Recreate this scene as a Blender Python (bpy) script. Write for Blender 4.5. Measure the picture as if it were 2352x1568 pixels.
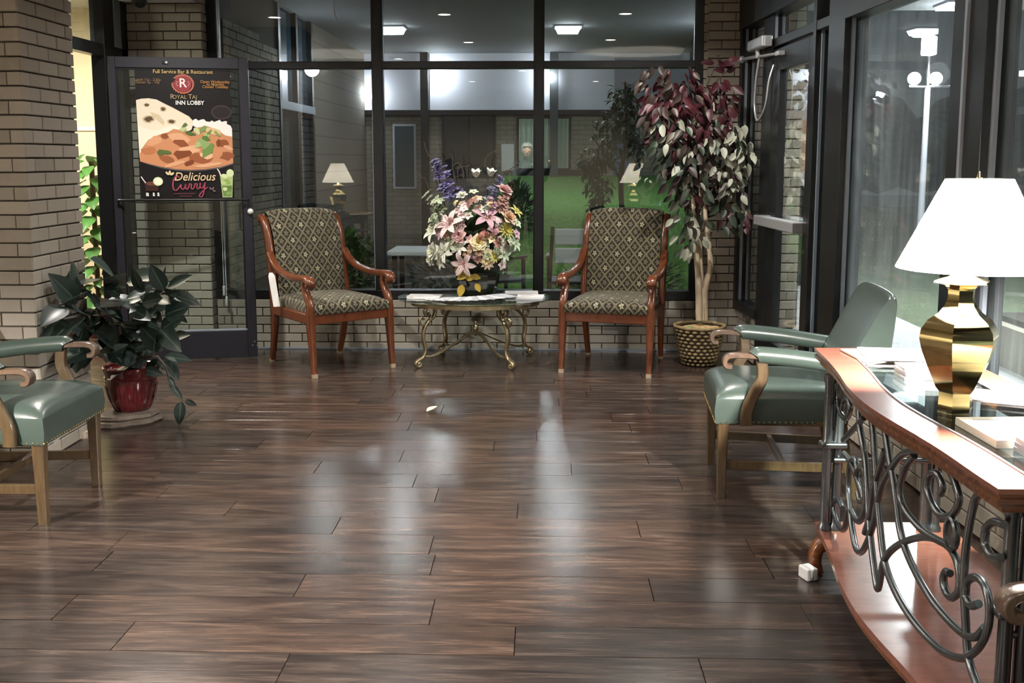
import bpy, bmesh, math, random
from math import sin, cos, pi, radians as rad, atan2, hypot
from mathutils import Vector, Matrix, Euler, Quaternion

# ------------------------------------------------------------------ scene, camera, world, exposure
for _o in list(bpy.data.objects):
    bpy.data.objects.remove(_o)
SC = bpy.context.scene
COL = SC.collection
CAM_H = 1.47
cam_d = bpy.data.cameras.new('camera'); cam = bpy.data.objects.new('camera', cam_d); COL.objects.link(cam)
cam_d.sensor_width = 36.0
cam_d.lens = 36.0 * 2400 / 2352
cam_d.shift_y = -92 / 2352
cam_d.clip_start = 0.02
cam.location = (0, 0, CAM_H)
cam.rotation_euler = (rad(90 - 7.7588), 0, rad(1.6468))
SC.camera = cam

wd = bpy.data.worlds.new('night_sky'); SC.world = wd; wd.use_nodes = True
wd.node_tree.nodes['Background'].inputs[0].default_value = (0.20, 0.23, 0.26, 1)
wd.node_tree.nodes['Background'].inputs[1].default_value = 0.22

SC.view_settings.view_transform = 'Standard'
SC.view_settings.look = 'None'
SC.view_settings.exposure = 0.5
SC.view_settings.gamma = 1.0
SC.view_settings.use_curve_mapping = False
SC.cycles.use_denoising = True
SC.cycles.max_bounces = 8
SC.cycles.transparent_max_bounces = 24
SC.cycles.sample_clamp_indirect = 6.0
SC.cycles.caustics_reflective = False
SC.cycles.caustics_refractive = False

def light(name, kind, loc, power, color=(1, 1, 1), size=0.1, rot=(0, 0, 0), parent=None, spread=None):
    d = bpy.data.lights.new(name, kind); d.energy = power; d.color = color
    if kind == 'AREA':
        d.shape = 'DISK'; d.size = size
        if spread: d.spread = spread
    else:
        d.shadow_soft_size = size
    o = bpy.data.objects.new(name, d); COL.objects.link(o)
    o.location = loc; o.rotation_euler = rot
    if parent: o.parent = parent
    return o

# recessed downlights in the lobby ceiling (their trims are built with the ceiling)
CEIL = 2.78
DOWN = [(-0.84, 4.05), (0.75, 4.25), (-0.9, 6.35), (0.75, 6.35), (-0.84, 1.2), (0.75, 1.2), (-1.2, -2.0), (0.9, -2.0), (-2.5, 6.2), (-1.9, 2.1), (-0.3, 0.2)]  # last added to brighten the hair; the one before placed to light the pillar
DOWN_W = [8, 7, 18, 30, 4, 4, 40, 40, 40, 26, 60]

# ------------------------------------------------------------------ helpers
def lin(h):
    if isinstance(h, str):
        h = h.lstrip('#'); c = [int(h[i:i + 2], 16) / 255 for i in (0, 2, 4)]
    else:
        c = h
    return tuple(((v / 12.92) if v <= 0.04045 else ((v + 0.055) / 1.055) ** 2.4) for v in c) + (1,)

class MB:
    """collects vertices and faces, then links them as one mesh object"""
    def __init__(s):
        s.v = []; s.f = []; s.m = []; s.uv = {}; s.cur = 0
    def add(s, vs, fs, uvs=None):
        b = len(s.v); s.v += [tuple(p) for p in vs]
        for i, f in enumerate(fs):
            s.f.append(tuple(b + k for k in f)); s.m.append(s.cur)
            if uvs: s.uv[len(s.f) - 1] = uvs[i]
        return s
    def box(s, c, d, rz=0, M=None):
        x, y, z = (k / 2 for k in d)
        vs = [Vector((sx * x, sy * y, sz * z)) for sz in (-1, 1) for sy in (-1, 1) for sx in (-1, 1)]
        if rz: vs = [Matrix.Rotation(rz, 3, 'Z') @ v for v in vs]
        if M: vs = [M @ v for v in vs]
        vs = [v + Vector(c) for v in vs]
        return s.add(vs, [(0, 2, 3, 1), (4, 5, 7, 6), (0, 1, 5, 4), (2, 6, 7, 3), (0, 4, 6, 2), (1, 3, 7, 5)])
    def bb(s, x0, x1, y0, y1, z0, z1):
        return s.box(((x0 + x1) / 2, (y0 + y1) / 2, (z0 + z1) / 2), (abs(x1 - x0), abs(y1 - y0), abs(z1 - z0)))
    def prism(s, poly, z0, z1):
        n = len(poly)
        vs = [(p[0], p[1], z0) for p in poly] + [(p[0], p[1], z1) for p in poly]
        fs = [tuple(range(n - 1, -1, -1)), tuple(range(n, 2 * n))] + [(i, (i + 1) % n, n + (i + 1) % n, n + i) for i in range(n)]
        return s.add(vs, fs)
    def tube(s, path, r, n=8, cap=True, closed=False):
        P = [Vector(p) for p in path]; k = len(P)
        R = r if isinstance(r, (list, tuple)) else [r] * k
        T = []
        for i in range(k):
            a = P[(i - 1) % k] if (closed or i > 0) else P[i]
            b = P[(i + 1) % k] if (closed or i < k - 1) else P[i]
            t = (b - a)
            T.append(t.normalized() if t.length > 1e-9 else Vector((0, 0, 1)))
        u = T[0].orthogonal().normalized(); vs = []
        for i in range(k):
            if i: u = (T[i - 1].rotation_difference(T[i]) @ u)
            u = (u - T[i] * u.dot(T[i])).normalized(); w = T[i].cross(u)
            for j in range(n):
                a = 2 * pi * j / n
                vs.append(P[i] + (u * cos(a) + w * sin(a)) * R[i])
        fs = []
        for i in range(k if closed else k - 1):
            i2 = (i + 1) % k
            for j in range(n):
                fs.append((i * n + j, i * n + (j + 1) % n, i2 * n + (j + 1) % n, i2 * n + j))
        if cap and not closed:
            fs.append(tuple(range(n - 1, -1, -1))); fs.append(tuple((k - 1) * n + j for j in range(n)))
        return s.add(vs, fs)
    def bar(s, path, side, w, h, ch=0.18):
        """rectangular section along a planar path: w across `side`, h in the plane, chamfered edges"""
        P = [Vector(p) for p in path]; k = len(P); S = Vector(side).normalized()
        W = w if isinstance(w, (list, tuple)) else [w] * k
        Hh = h if isinstance(h, (list, tuple)) else [h] * k
        vs = []
        for i in range(k):
            t = (P[min(i + 1, k - 1)] - P[max(i - 1, 0)]).normalized()
            nn = t.cross(S).normalized()
            a, b = W[i] / 2, Hh[i] / 2; c = min(a, b) * ch * 2
            for (x, y) in ((-a, -b + c), (-a + c, -b), (a - c, -b), (a, -b + c), (a, b - c), (a - c, b), (-a + c, b), (-a, b - c)):
                vs.append(P[i] + S * x + nn * y)
        fs = []
        for i in range(k - 1):
            for j in range(8):
                fs.append((i * 8 + j, i * 8 + (j + 1) % 8, (i + 1) * 8 + (j + 1) % 8, (i + 1) * 8 + j))
        fs.append(tuple(range(7, -1, -1))); fs.append(tuple((k - 1) * 8 + j for j in range(8)))
        return s.add(vs, fs)
    def lathe(s, prof, n=24, c=(0, 0, 0), rot0=0, sx=1, sy=1):
        vs = []; k = len(prof)
        for r, z in prof:
            for j in range(n):
                a = rot0 + 2 * pi * j / n
                vs.append((c[0] + r * cos(a) * sx, c[1] + r * sin(a) * sy, c[2] + z))
        fs = [(i * n + j, i * n + (j + 1) % n, (i + 1) * n + (j + 1) % n, (i + 1) * n + j) for i in range(k - 1) for j in range(n)]
        fs.append(tuple(range(n - 1, -1, -1))); fs.append(tuple((k - 1) * n + j for j in range(n)))
        return s.add(vs, fs)
    def ball(s, c, r, n=10, m=6, sc=(1, 1, 1)):
        pr = [(max(r * sin(pi * i / m), r * 0.02), -r * cos(pi * i / m)) for i in range(m + 1)]
        vs = []
        for rr, z in pr:
            for j in range(n):
                a = 2 * pi * j / n
                vs.append((c[0] + rr * cos(a) * sc[0], c[1] + rr * sin(a) * sc[1], c[2] + z * sc[2]))
        fs = [(i * n + j, i * n + (j + 1) % n, (i + 1) * n + (j + 1) % n, (i + 1) * n + j) for i in range(m) for j in range(n)]
        fs.append(tuple(range(n - 1, -1, -1))); fs.append(tuple(m * n + j for j in range(n)))
        return s.add(vs, fs)
    def grid(s, pts, uv=None):
        n, m = len(pts), len(pts[0]); b = [p for row in pts for p in row]; fs = []; us = []
        for i in range(n - 1):
            for j in range(m - 1):
                q = (i * m + j, i * m + j + 1, (i + 1) * m + j + 1, (i + 1) * m + j); fs.append(q)
                if uv: us.append([uv[k // m][k % m] for k in q])
        return s.add(b, fs, us if uv else None)
    def cushion(s, q, up, th, edge=0.45, nu=14, nv=14, p=4, bulge=0.0, uv0=(0, 0)):
        """upholstered pad over quad q (4 corners, ccw seen from `up`), rounded and crowned"""
        A, B, Cc, D = (Vector(k) for k in q); up = Vector(up).normalized()
        lu = ((B - A).length + (Cc - D).length) / 2; lv = ((D - A).length + (Cc - B).length) / 2
        cen = (A + B + Cc + D) / 4
        def pt(u, v, h, inset=0):
            P = A.lerp(B, u).lerp(D.lerp(Cc, u), v)
            return P + up * h + (P - cen).normalized() * inset
        ss = [0.5 - 0.5 * cos(pi * (i / nu)) * 1.0 for i in range(nu + 1)]; tt = [0.5 - 0.5 * cos(pi * (i / nv)) for i in range(nv + 1)]
        top = []; uvs = []
        for v in tt:
            row = []; ur = []
            for u in ss:
                e = (1 - abs(2 * u - 1) ** p) * (1 - abs(2 * v - 1) ** p)
                row.append(pt(u, v, th * (edge + (1 - edge) * e ** 0.5))); ur.append((uv0[0] + u * lu, uv0[1] + v * lv))
            top.append(row); uvs.append(ur)
        s.grid(top, uvs)
        ring = [(u, 0) for u in ss] + [(1, v) for v in tt[1:]] + [(u, 1) for u in reversed(ss[:-1])] + [(0, v) for v in reversed(tt[1:-1])]
        lay = [(0, 0), (th * edge * 0.5, bulge), (th * edge, 0)]
        rows = [[pt(u, v, h, b) for u, v in ring + ring[:1]] for h, b in lay]
        ru = [[(uv0[0] + u * lu + (0 if v not in (0, 1) else 0), uv0[1] + v * lv + (h - th * edge) * (1 if v < 0.5 else -1)) for u, v in ring + ring[:1]] for h, b in lay]
        s.grid(rows, ru)
        n = len(ring); b = len(s.v)
        s.v += [tuple(pt(u, v, 0)) for u, v in ring]; s.f.append(tuple(b + i for i in range(n - 1, -1, -1))); s.m.append(s.cur)
        return s
    def mesh(s, name, mats, smooth=None):
        me = bpy.data.meshes.new(name); me.from_pydata(s.v, [], s.f); me.validate(verbose=False)
        for m in (mats if isinstance(mats, (list, tuple)) else [mats]): me.materials.append(m)
        if len(me.polygons) == len(s.f):
            me.polygons.foreach_set('material_index', s.m)
            if s.uv:
                l = me.uv_layers.new(name='UVMap')
                for fi, us in s.uv.items():
                    for k, li in enumerate(me.polygons[fi].loop_indices): l.data[li].uv = us[k]
        if smooth is not None:
            me.polygons.foreach_set('use_smooth', [True] * len(me.polygons))
            me.set_sharp_from_angle(angle=rad(smooth))
        me.update(); return me

def tag(o, label=None, cat=None, group=None, kind=None):
    if label: o['label'] = label
    if cat: o['category'] = cat
    if group: o['group'] = group
    if kind: o['kind'] = kind
    return o
def obj(name, mb, mat, parent=None, smooth=None, bevel=0, loc=None, rot=None):
    me = mb.mesh(name, mat, smooth) if isinstance(mb, MB) else mb
    o = bpy.data.objects.new(name, me); COL.objects.link(o)
    if parent: o.parent = parent
    if loc: o.location = loc
    if rot: o.rotation_euler = rot
    if bevel:
        b = o.modifiers.new('bevel', 'BEVEL'); b.width = bevel; b.segments = 2; b.limit_method = 'ANGLE'; b.angle_limit = rad(40)
    return o
def empty(name, loc=(0, 0, 0), rz=0, label=None, cat=None, group=None, kind=None, rot=None):
    o = bpy.data.objects.new(name, None); COL.objects.link(o); o.empty_display_size = 0.1
    o.location = loc; o.rotation_euler = rot or (0, 0, rz)
    return tag(o, label, cat, group, kind)
def copy_tree(o, parent=None):
    c = o.copy(); COL.objects.link(c); c.parent = parent
    for ch in o.children: copy_tree(ch, c)
    return c
def spline(pts, n=8, closed=False):
    P = [Vector(p) for p in pts]; k = len(P); out = []
    for i in range(k if closed else k - 1):
        p0 = P[(i - 1) % k] if (closed or i > 0) else P[i] * 2 - P[i + 1]
        p1 = P[i]; p2 = P[(i + 1) % k]
        p3 = P[(i + 2) % k] if (closed or i < k - 2) else P[i + 1] * 2 - P[i]
        for j in range(n):
            t = j / n
            out.append(0.5 * ((2 * p1) + (p2 - p0) * t + (2 * p0 - 5 * p1 + 4 * p2 - p3) * t * t + (3 * p1 - p0 - 3 * p2 + p3) * t ** 3))
    if not closed: out.append(P[-1])
    return out
def lerp(a, b, t): return a + (b - a) * t
def frame_to(d, up=(0, 0, 1)):
    """rotation whose local Z points along d"""
    return Vector(d).to_track_quat('Z', 'Y')

# the photograph's frame, used to read positions off it at a known depth (2352 x 1568)
_th, _ps = rad(7.7588), rad(1.6468)
_F = Vector((-sin(_ps) * cos(_th), cos(_ps) * cos(_th), -sin(_th))); _R = Vector((cos(_ps), sin(_ps), 0)); _U = _R.cross(_F)
def at(x, y, Y):
    d = _F + _R * (x - 1176) / 2400 - _U * (y - 692) / 2400
    return Vector((0, 0, CAM_H)) + d * (Y / d.y)
def atx(x, y, X):
    d = _F + _R * (x - 1176) / 2400 - _U * (y - 692) / 2400
    return Vector((0, 0, CAM_H)) + d * (X / d.x)
def atz(x, y, Z):
    d = _F + _R * (x - 1176) / 2400 - _U * (y - 692) / 2400
    return Vector((0, 0, CAM_H)) + d * ((Z - CAM_H) / d.z)

# ------------------------------------------------------------------ materials
class NT:
    def __init__(s, name):
        s.m = bpy.data.materials.new(name); s.m.use_nodes = True; s.t = s.m.node_tree
        s.t.nodes.clear(); s.out = s.n('ShaderNodeOutputMaterial')
    def n(s, typ, ins=None, **kw):
        o = s.t.nodes.new(typ)
        for k, v in kw.items(): setattr(o, k, v)
        for k, v in (ins or {}).items():
            sk = o.inputs[k]
            if hasattr(v, 'outputs'): s.t.links.new(v.outputs[0], sk)
            elif isinstance(v, bpy.types.NodeSocket): s.t.links.new(v, sk)
            else: sk.default_value = v
        return o
    def math(s, op, a, b=0.0, c=None):
        ins = {0: a, 1: b}
        if c is not None: ins[2] = c
        return s.n('ShaderNodeMath', ins, operation=op)
    def mix(s, f, a, b, blend='MIX'):
        o = s.n('ShaderNodeMix', data_type='RGBA', blend_type=blend)
        for i, v in ((0, f), (6, a), (7, b)):
            if hasattr(v, 'outputs'): s.t.links.new(v.outputs[2] if v.bl_idname == 'ShaderNodeMix' else v.outputs[0], o.inputs[i])
            elif isinstance(v, bpy.types.NodeSocket): s.t.links.new(v, o.inputs[i])
            else: o.inputs[i].default_value = v
        return o.outputs[2]
    def ramp(s, f, stops):
        r = s.n('ShaderNodeValToRGB', {0: f}); e = r.color_ramp.elements
        while len(e) > 1: e.remove(e[-1])
        e[0].position = stops[0][0]; e[0].color = stops[0][1]
        for p, c in stops[1:]:
            k = e.new(p); k.color = c
        return r
    def surf(s, sh): s.t.links.new(sh.outputs[0] if hasattr(sh, 'outputs') else sh, s.out.inputs[0]); return s.m
    def bump(s, h, strength=0.3, dist=0.01): return s.n('ShaderNodeBump', {'Strength': strength, 'Distance': dist, 'Height': h})
def g(v): return (v, v, v, 1)
def P(name, col, rough=0.5, metal=0.0, spec=0.5, noise=0, nscale=30, bump=0, coat=0, coordscale=(1, 1, 1), trans=0, rand=0, emit=None, estr=0):
    N = NT(name); c = lin(col)
    ins = {'Base Color': c, 'Roughness': rough, 'Metallic': metal, 'Specular IOR Level': spec}
    if coat: ins['Coat Weight'] = coat; ins['Coat Roughness'] = 0.08
    if trans: ins['Subsurface Weight'] = 0
    if emit: ins['Emission Color'] = lin(emit); ins['Emission Strength'] = estr
    if noise or bump:
        tc = N.n('ShaderNodeTexCoord'); mp = N.n('ShaderNodeMapping', {0: tc.outputs['Object'], 3: coordscale})
        nz = N.n('ShaderNodeTexNoise', {'Vector': mp, 'Scale': nscale, 'Detail': 5.0, 'Roughness': 0.6})
        if noise:
            d = tuple(max(0, k * (1 - noise)) for k in c[:3]) + (1,); l = tuple(min(1, k * (1 + noise)) for k in c[:3]) + (1,)
            ins['Base Color'] = N.ramp(nz, [(0.3, d), (0.7, l)])
        if bump: ins['Normal'] = N.bump(nz, bump, 0.01)
    if rand:
        oi = N.n('ShaderNodeObjectInfo')
        hsv = N.n('ShaderNodeHueSaturation', {'Color': ins['Base Color'], 'Value': N.math('MULTIPLY_ADD', oi.outputs['Random'], 2 * rand, 1 - rand)})
        ins['Base Color'] = hsv
    return N.surf(N.n('ShaderNodeBsdfPrincipled', ins))

def wood(name, dark, light_, rough=0.3, scale=(1, 1, 1), nscale=9, coat=0.3, rand=0.0, bumpk=0.05):
    N = NT(name); tc = N.n('ShaderNodeTexCoord'); mp = N.n('ShaderNodeMapping', {0: tc.outputs['Object'], 3: scale})
    nz = N.n('ShaderNodeTexNoise', {'Vector': mp, 'Scale': nscale, 'Detail': 6.0, 'Roughness': 0.65, 'Distortion': 0.6})
    col = N.ramp(nz, [(0.25, lin(dark)), (0.75, lin(light_))])
    return N.surf(N.n('ShaderNodeBsdfPrincipled', {'Base Color': col, 'Roughness': rough, 'Coat Weight': coat, 'Coat Roughness': 0.12, 'Normal': N.bump(nz, bumpk, 0.004)}))

def brick_mat(name, base, dark, lightc, rough=0.8):
    N = NT(name); oi = N.n('ShaderNodeObjectInfo'); tc = N.n('ShaderNodeTexCoord')
    add = N.n('ShaderNodeVectorMath', {0: tc.outputs['Object'], 1: oi.outputs['Location']}, operation='ADD')
    nz = N.n('ShaderNodeTexNoise', {'Vector': add, 'Scale': 14.0, 'Detail': 6.0, 'Roughness': 0.65})
    c1 = N.ramp(oi.outputs['Random'], [(0.0, lin(dark)), (0.45, lin(base)), (1.0, lin(lightc))])
    c2 = N.mix(N.math('MULTIPLY', N.math('SUBTRACT', nz, 0.35), 0.9), c1, lin(lightc))
    n2 = N.n('ShaderNodeTexNoise', {'Vector': add, 'Scale': 120.0, 'Detail': 3.0})
    return N.surf(N.n('ShaderNodeBsdfPrincipled', {'Base Color': c2, 'Roughness': rough, 'Specular IOR Level': 0.25, 'Normal': N.bump(n2, 0.25, 0.004)}))

def glass_mat(name, tint=(0.92, 0.96, 0.95), ior=1.5, rough=0.0, dirt=0.0, dirtcol='#c8d0d2', ds=3.0, refl=1.0):
    N = NT(name)
    geo = N.n('ShaderNodeNewGeometry')     # thin sheet: both faces reflect like an outer face
    fr = N.n('ShaderNodeFresnel', {'IOR': N.math('MULTIPLY_ADD', geo.outputs['Backfacing'], 1 / ior - ior, ior)})
    f2 = N.math('MULTIPLY', fr, 1.0 * refl)
    t = N.n('ShaderNodeBsdfTransparent', {0: tint + (1,)}); gl = N.n('ShaderNodeBsdfGlossy', {0: g(1), 'Roughness': rough})
    sh = N.n('ShaderNodeMixShader', {0: N.math('MINIMUM', f2, 1.0), 1: t, 2: gl})
    if dirt:
        tc = N.n('ShaderNodeTexCoord')
        mp = N.n('ShaderNodeMapping', {0: tc.outputs['Object'], 3: (5.0, 5.0, 0.35)})
        st = N.n('ShaderNodeTexNoise', {'Vector': mp, 'Scale': ds, 'Detail': 5.0, 'Roughness': 0.6})
        bl = N.n('ShaderNodeTexNoise', {'Vector': tc.outputs['Object'], 'Scale': 1.6, 'Detail': 3.0, 'Distortion': 1.5})
        k = N.math('MULTIPLY', N.ramp(st, [(0.3, g(0.25)), (0.75, g(1))]), N.ramp(bl, [(0.3, g(0.35)), (0.7, g(1))]))
        df = N.n('ShaderNodeBsdfDiffuse', {0: lin(dirtcol)}); tl = N.n('ShaderNodeBsdfTranslucent', {0: lin(dirtcol)})
        dd = N.n('ShaderNodeMixShader', {0: 0.5, 1: df, 2: tl})
        sh = N.n('ShaderNodeMixShader', {0: N.math('MULTIPLY', k, dirt), 1: sh, 2: dd})
    return N.surf(sh)

def emit_mat(name, col, strength):
    N = NT(name); return N.surf(N.n('ShaderNodeEmission', {0: lin(col), 1: strength}))

def floor_mat(name):
    N = NT(name); oi = N.n('ShaderNodeObjectInfo'); tc = N.n('ShaderNodeTexCoord')
    off = N.n('ShaderNodeVectorMath', {0: tc.outputs['Object'], 1: N.n('ShaderNodeVectorMath', {0: oi.outputs['Location'], 3: 7.3}, operation='SCALE')}, operation='ADD')
    mp = N.n('ShaderNodeMapping', {0: off, 3: (1.1, 9.0, 1.0)})
    a = N.n('ShaderNodeTexNoise', {'Vector': mp, 'Scale': 2.2, 'Detail': 8.0, 'Roughness': 0.62, 'Distortion': 0.8})
    mp2 = N.n('ShaderNodeMapping', {0: off, 3: (2.0, 40.0, 1.0)})
    b = N.n('ShaderNodeTexNoise', {'Vector': mp2, 'Scale': 3.0, 'Detail': 6.0, 'Roughness': 0.7})
    c1 = N.ramp(a, [(0.25, lin('#211a18')), (0.45, lin('#40332d')), (0.6, lin('#58473d')), (0.8, lin('#766459'))])
    c2 = N.mix(N.ramp(b, [(0.35, g(0.55)), (0.7, g(0.0))]), c1, lin('#1c1514'))
    hs = N.n('ShaderNodeHueSaturation', {'Color': c2, 'Value': N.math('MULTIPLY_ADD', oi.outputs['Random'], 0.36, 0.82), 'Saturation': N.math('MULTIPLY_ADD', oi.outputs['Random'], 0.3, 0.8)})
    ro = N.math('MULTIPLY_ADD', b, 0.16, 0.13)
    return N.surf(N.n('ShaderNodeBsdfPrincipled', {'Base Color': hs, 'Roughness': ro, 'Specular IOR Level': 0.55, 'Normal': N.bump(b, 0.055, 0.004)}))

def fabric_mat(name):
    """woven diamond lattice with small flowers; UV is in metres"""
    N = NT(name); uv = N.n('ShaderNodeUVMap'); sp = N.n('ShaderNodeSeparateXYZ', {0: uv})
    X = N.math('MULTIPLY', sp.outputs[0], 1 / 0.085); Y = N.math('MULTIPLY', sp.outputs[1], 1 / 0.105)
    a = N.math('ADD', X, Y); b = N.math('SUBTRACT', X, Y)
    fa = N.math('SUBTRACT', N.math('FRACT', a), 0.5); fb = N.math('SUBTRACT', N.math('FRACT', b), 0.5)
    ea = N.math('ABSOLUTE', fa); eb = N.math('ABSOLUTE', fb)
    band = N.math('GREATER_THAN', N.math('MAXIMUM', ea, eb), 0.40)
    # petals inside each diamond
    dx = N.math('ADD', fa, fb); dy = N.math('SUBTRACT', fa, fb)
    ang = N.math('ARCTAN2', dy, dx); r = N.math('SQRT', N.math('ADD', N.math('MULTIPLY', dx, dx), N.math('MULTIPLY', dy, dy)))
    ca = N.math('FLOOR', a); cb = N.math('FLOOR', b)
    wn = N.n('ShaderNodeTexWhiteNoise', {0: N.n('ShaderNodeCombineXYZ', {0: ca, 1: cb})}, noise_dimensions='3D')
    pr = N.math('MULTIPLY_ADD', N.math('COSINE', N.math('MULTIPLY_ADD', ang, 5.0, N.math('MULTIPLY', wn.outputs[0], 6.0))), 0.12, 0.32)
    pet = N.math('LESS_THAN', r, pr); core = N.math('LESS_THAN', r, 0.09)
    # every fourth diamond carries a pale flower
    par = N.math('LESS_THAN', N.math('ADD', N.math('ABSOLUTE', N.math('MODULO', ca, 2.0)), N.math('ABSOLUTE', N.math('MODULO', cb, 2.0))), 0.5)
    nz = N.n('ShaderNodeTexNoise', {'Vector': uv, 'Scale': 160.0, 'Detail': 3.0})
    ground = N.ramp(nz, [(0.3, lin('#1d1a15')), (0.7, lin('#37322a'))])
    flow = N.mix(par, lin('#6a6352'), lin('#9d967c'))
    c = N.mix(pet, ground, flow)
    c = N.mix(N.math('MULTIPLY', core, 0.7), c, lin('#3c3524'))
    c = N.mix(band, c, N.ramp(nz, [(0.3, lin('#585240')), (0.7, lin('#7d755c'))]))
    return N.surf(N.n('ShaderNodeBsdfPrincipled', {'Base Color': c, 'Roughness': 0.85, 'Specular IOR Level': 0.2, 'Sheen Weight': 0.15, 'Normal': N.bump(nz, 0.2, 0.002)}))

def leaf_mat(name, top, back, rough=0.4, spec=0.5, vein=None, rand=0.25, nz=True):
    N = NT(name); geo = N.n('ShaderNodeNewGeometry'); oi = N.n('ShaderNodeObjectInfo')
    c = N.mix(geo.outputs['Backfacing'], lin(top), lin(back))
    if vein:
        uv = N.n('ShaderNodeUVMap'); sp = N.n('ShaderNodeSeparateXYZ', {0: uv})
        c = N.mix(N.math('LESS_THAN', N.math('ABSOLUTE', N.math('SUBTRACT', sp.outputs[0], 0.5)), 0.035), c, lin(vein))
    h = N.n('ShaderNodeHueSaturation', {'Color': c, 'Value': N.math('MULTIPLY_ADD', oi.outputs['Random'], 2 * rand, 1 - rand)})
    b = N.n('ShaderNodeBsdfPrincipled', {'Base Color': h, 'Roughness': rough, 'Specular IOR Level': spec})
    t = N.n('ShaderNodeBsdfTranslucent', {0: h})
    return N.surf(N.n('ShaderNodeMixShader', {0: 0.12, 1: b, 2: t}))

MT = {}
MT['brick'] = brick_mat('tan_brick', '#a49c90', '#978f83', '#ada599')
MT['brick_out'] = brick_mat('shaded_brick', '#8f8778', '#80786a', '#999182')  # darker copy of the tan brick, shade put into its colour
MT['brick_pale'] = brick_mat('cream_lit_brick', '#cfc4ae', '#bcb09a', '#ddd2bc')  # pale copy of the brick, warm outdoor light put into its colour
MT['mortar'] = P('dark_mortar', '#565149', 0.95, noise=0.2, nscale=60, bump=0.3)
MT['mortar_pale'] = P('pale_mortar', '#8f877a', 0.95, noise=0.15, nscale=60)
MT['floor'] = floor_mat('brown_vinyl_plank')
MT['alu'] = P('black_aluminium', '#15171a', 0.36, 0.25, noise=0.12, nscale=8)
MT['alu2'] = P('charcoal_aluminium', '#2b2b34', 0.42, 0.25, noise=0.12, nscale=6)
MT['bead'] = P('bare_aluminium_bead', '#8f98a3', 0.35, 0.3)
MT['silver'] = P('silver_metal', '#b6b8bb', 0.35, 0.6)
MT['chrome'] = P('bright_screw', '#e4e4e4', 0.15, 1.0)
MT['white_plastic'] = P('white_plastic', '#dedede', 0.4)
MT['glass'] = glass_mat('window_glass', dirt=0.012, refl=2.0)
MT['glass_dirty'] = glass_mat('smeared_window_glass', dirt=0.17, ds=4.5, refl=1.0)
MT['glass_door'] = glass_mat('door_glass', dirt=0.02)
MT['glass_table'] = glass_mat('table_glass', tint=(0.86, 0.93, 0.91), refl=1.1)
MT['ceiling'] = P('white_ceiling', '#cfcdc8', 0.9, noise=0.04, nscale=40)
MT['plaster'] = P('beige_plaster', '#b9ae9c', 0.9, noise=0.05, nscale=10)
MT['cream'] = P('cream_plaster', '#d9ceb4', 0.85, noise=0.03, nscale=8)
MT['redwood'] = wood('red_brown_wood', '#47240f', '#784026', 0.28, (6, 6, 1.2), 9)
MT['worn'] = P('worn_wood_edge', '#9a8570', 0.6)
MT['oak'] = wood('brown_oak', '#3e3020', '#5e4b31', 0.35, (6, 6, 1.2), 9)
MT['darkoak'] = wood('dark_walnut_wood', '#3c3020', '#5b4a30', 0.35, (6, 6, 1.2), 9)
MT['mauvewood'] = wood('mauve_brown_wood', '#463429', '#65503f', 0.35, (6, 6, 1.2), 9)
MT['cherry'] = wood('cherry_wood', '#7c4c3f', '#96604f', 0.22, (1.2, 6, 6), 7, coat=0.5)
MT['cherry_edge'] = wood('cherry_edge_wood', '#4f2b18', '#8a5430', 0.25, (1.2, 6, 6), 9, coat=0.5)
MT['fabric'] = fabric_mat('lattice_flower_fabric')
MT['leather'] = P('green_leather', '#404c46', 0.30, noise=0.10, nscale=9, bump=0.05, spec=0.5)
MT['leather_dark'] = P('dark_green_leather', '#46564d', 0.32, noise=0.12, nscale=9, bump=0.05, spec=0.5)
MT['nail'] = P('brass_nail', '#b59a63', 0.3, 1.0)
MT['brass'] = P('polished_brass', '#cbbc8a', 0.08, 1.0)
MT['antique'] = P('antique_gold_metal', '#a89676', 0.36, 0.85, noise=0.3, nscale=18)
MT['iron'] = P('pewter_iron', '#74777a', 0.30, 0.95, noise=0.15, nscale=14)
MT['paper'] = P('white_paper', '#ece9e6', 0.6)
MT['paper_grey'] = P('grey_paper', '#c3c6cc', 0.6)
MT['paper_cream'] = P('cream_paper', '#efe9d6', 0.6)
MT['ink'] = P('grey_ink', '#6e7078', 0.7)
MT['concrete'] = P('pale_concrete', '#a4a5a6', 0.85, noise=0.1, nscale=5)
MT['grass'] = P('night_grass', '#58853a', 0.9, noise=0.35, nscale=25, bump=0.6)
MT['hedge'] = leaf_mat('hedge_leaf', '#2f4a2a', '#3d5a35', 0.5)
MT['soffit'] = P('grey_soffit', '#565b5f', 0.8, noise=0.06, nscale=2)
MT['white_paint'] = P('white_painted_board', '#d9dbe6', 0.6)
MT['blackmetal'] = P('black_metal', '#17181a', 0.4, 0.3)
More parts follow.
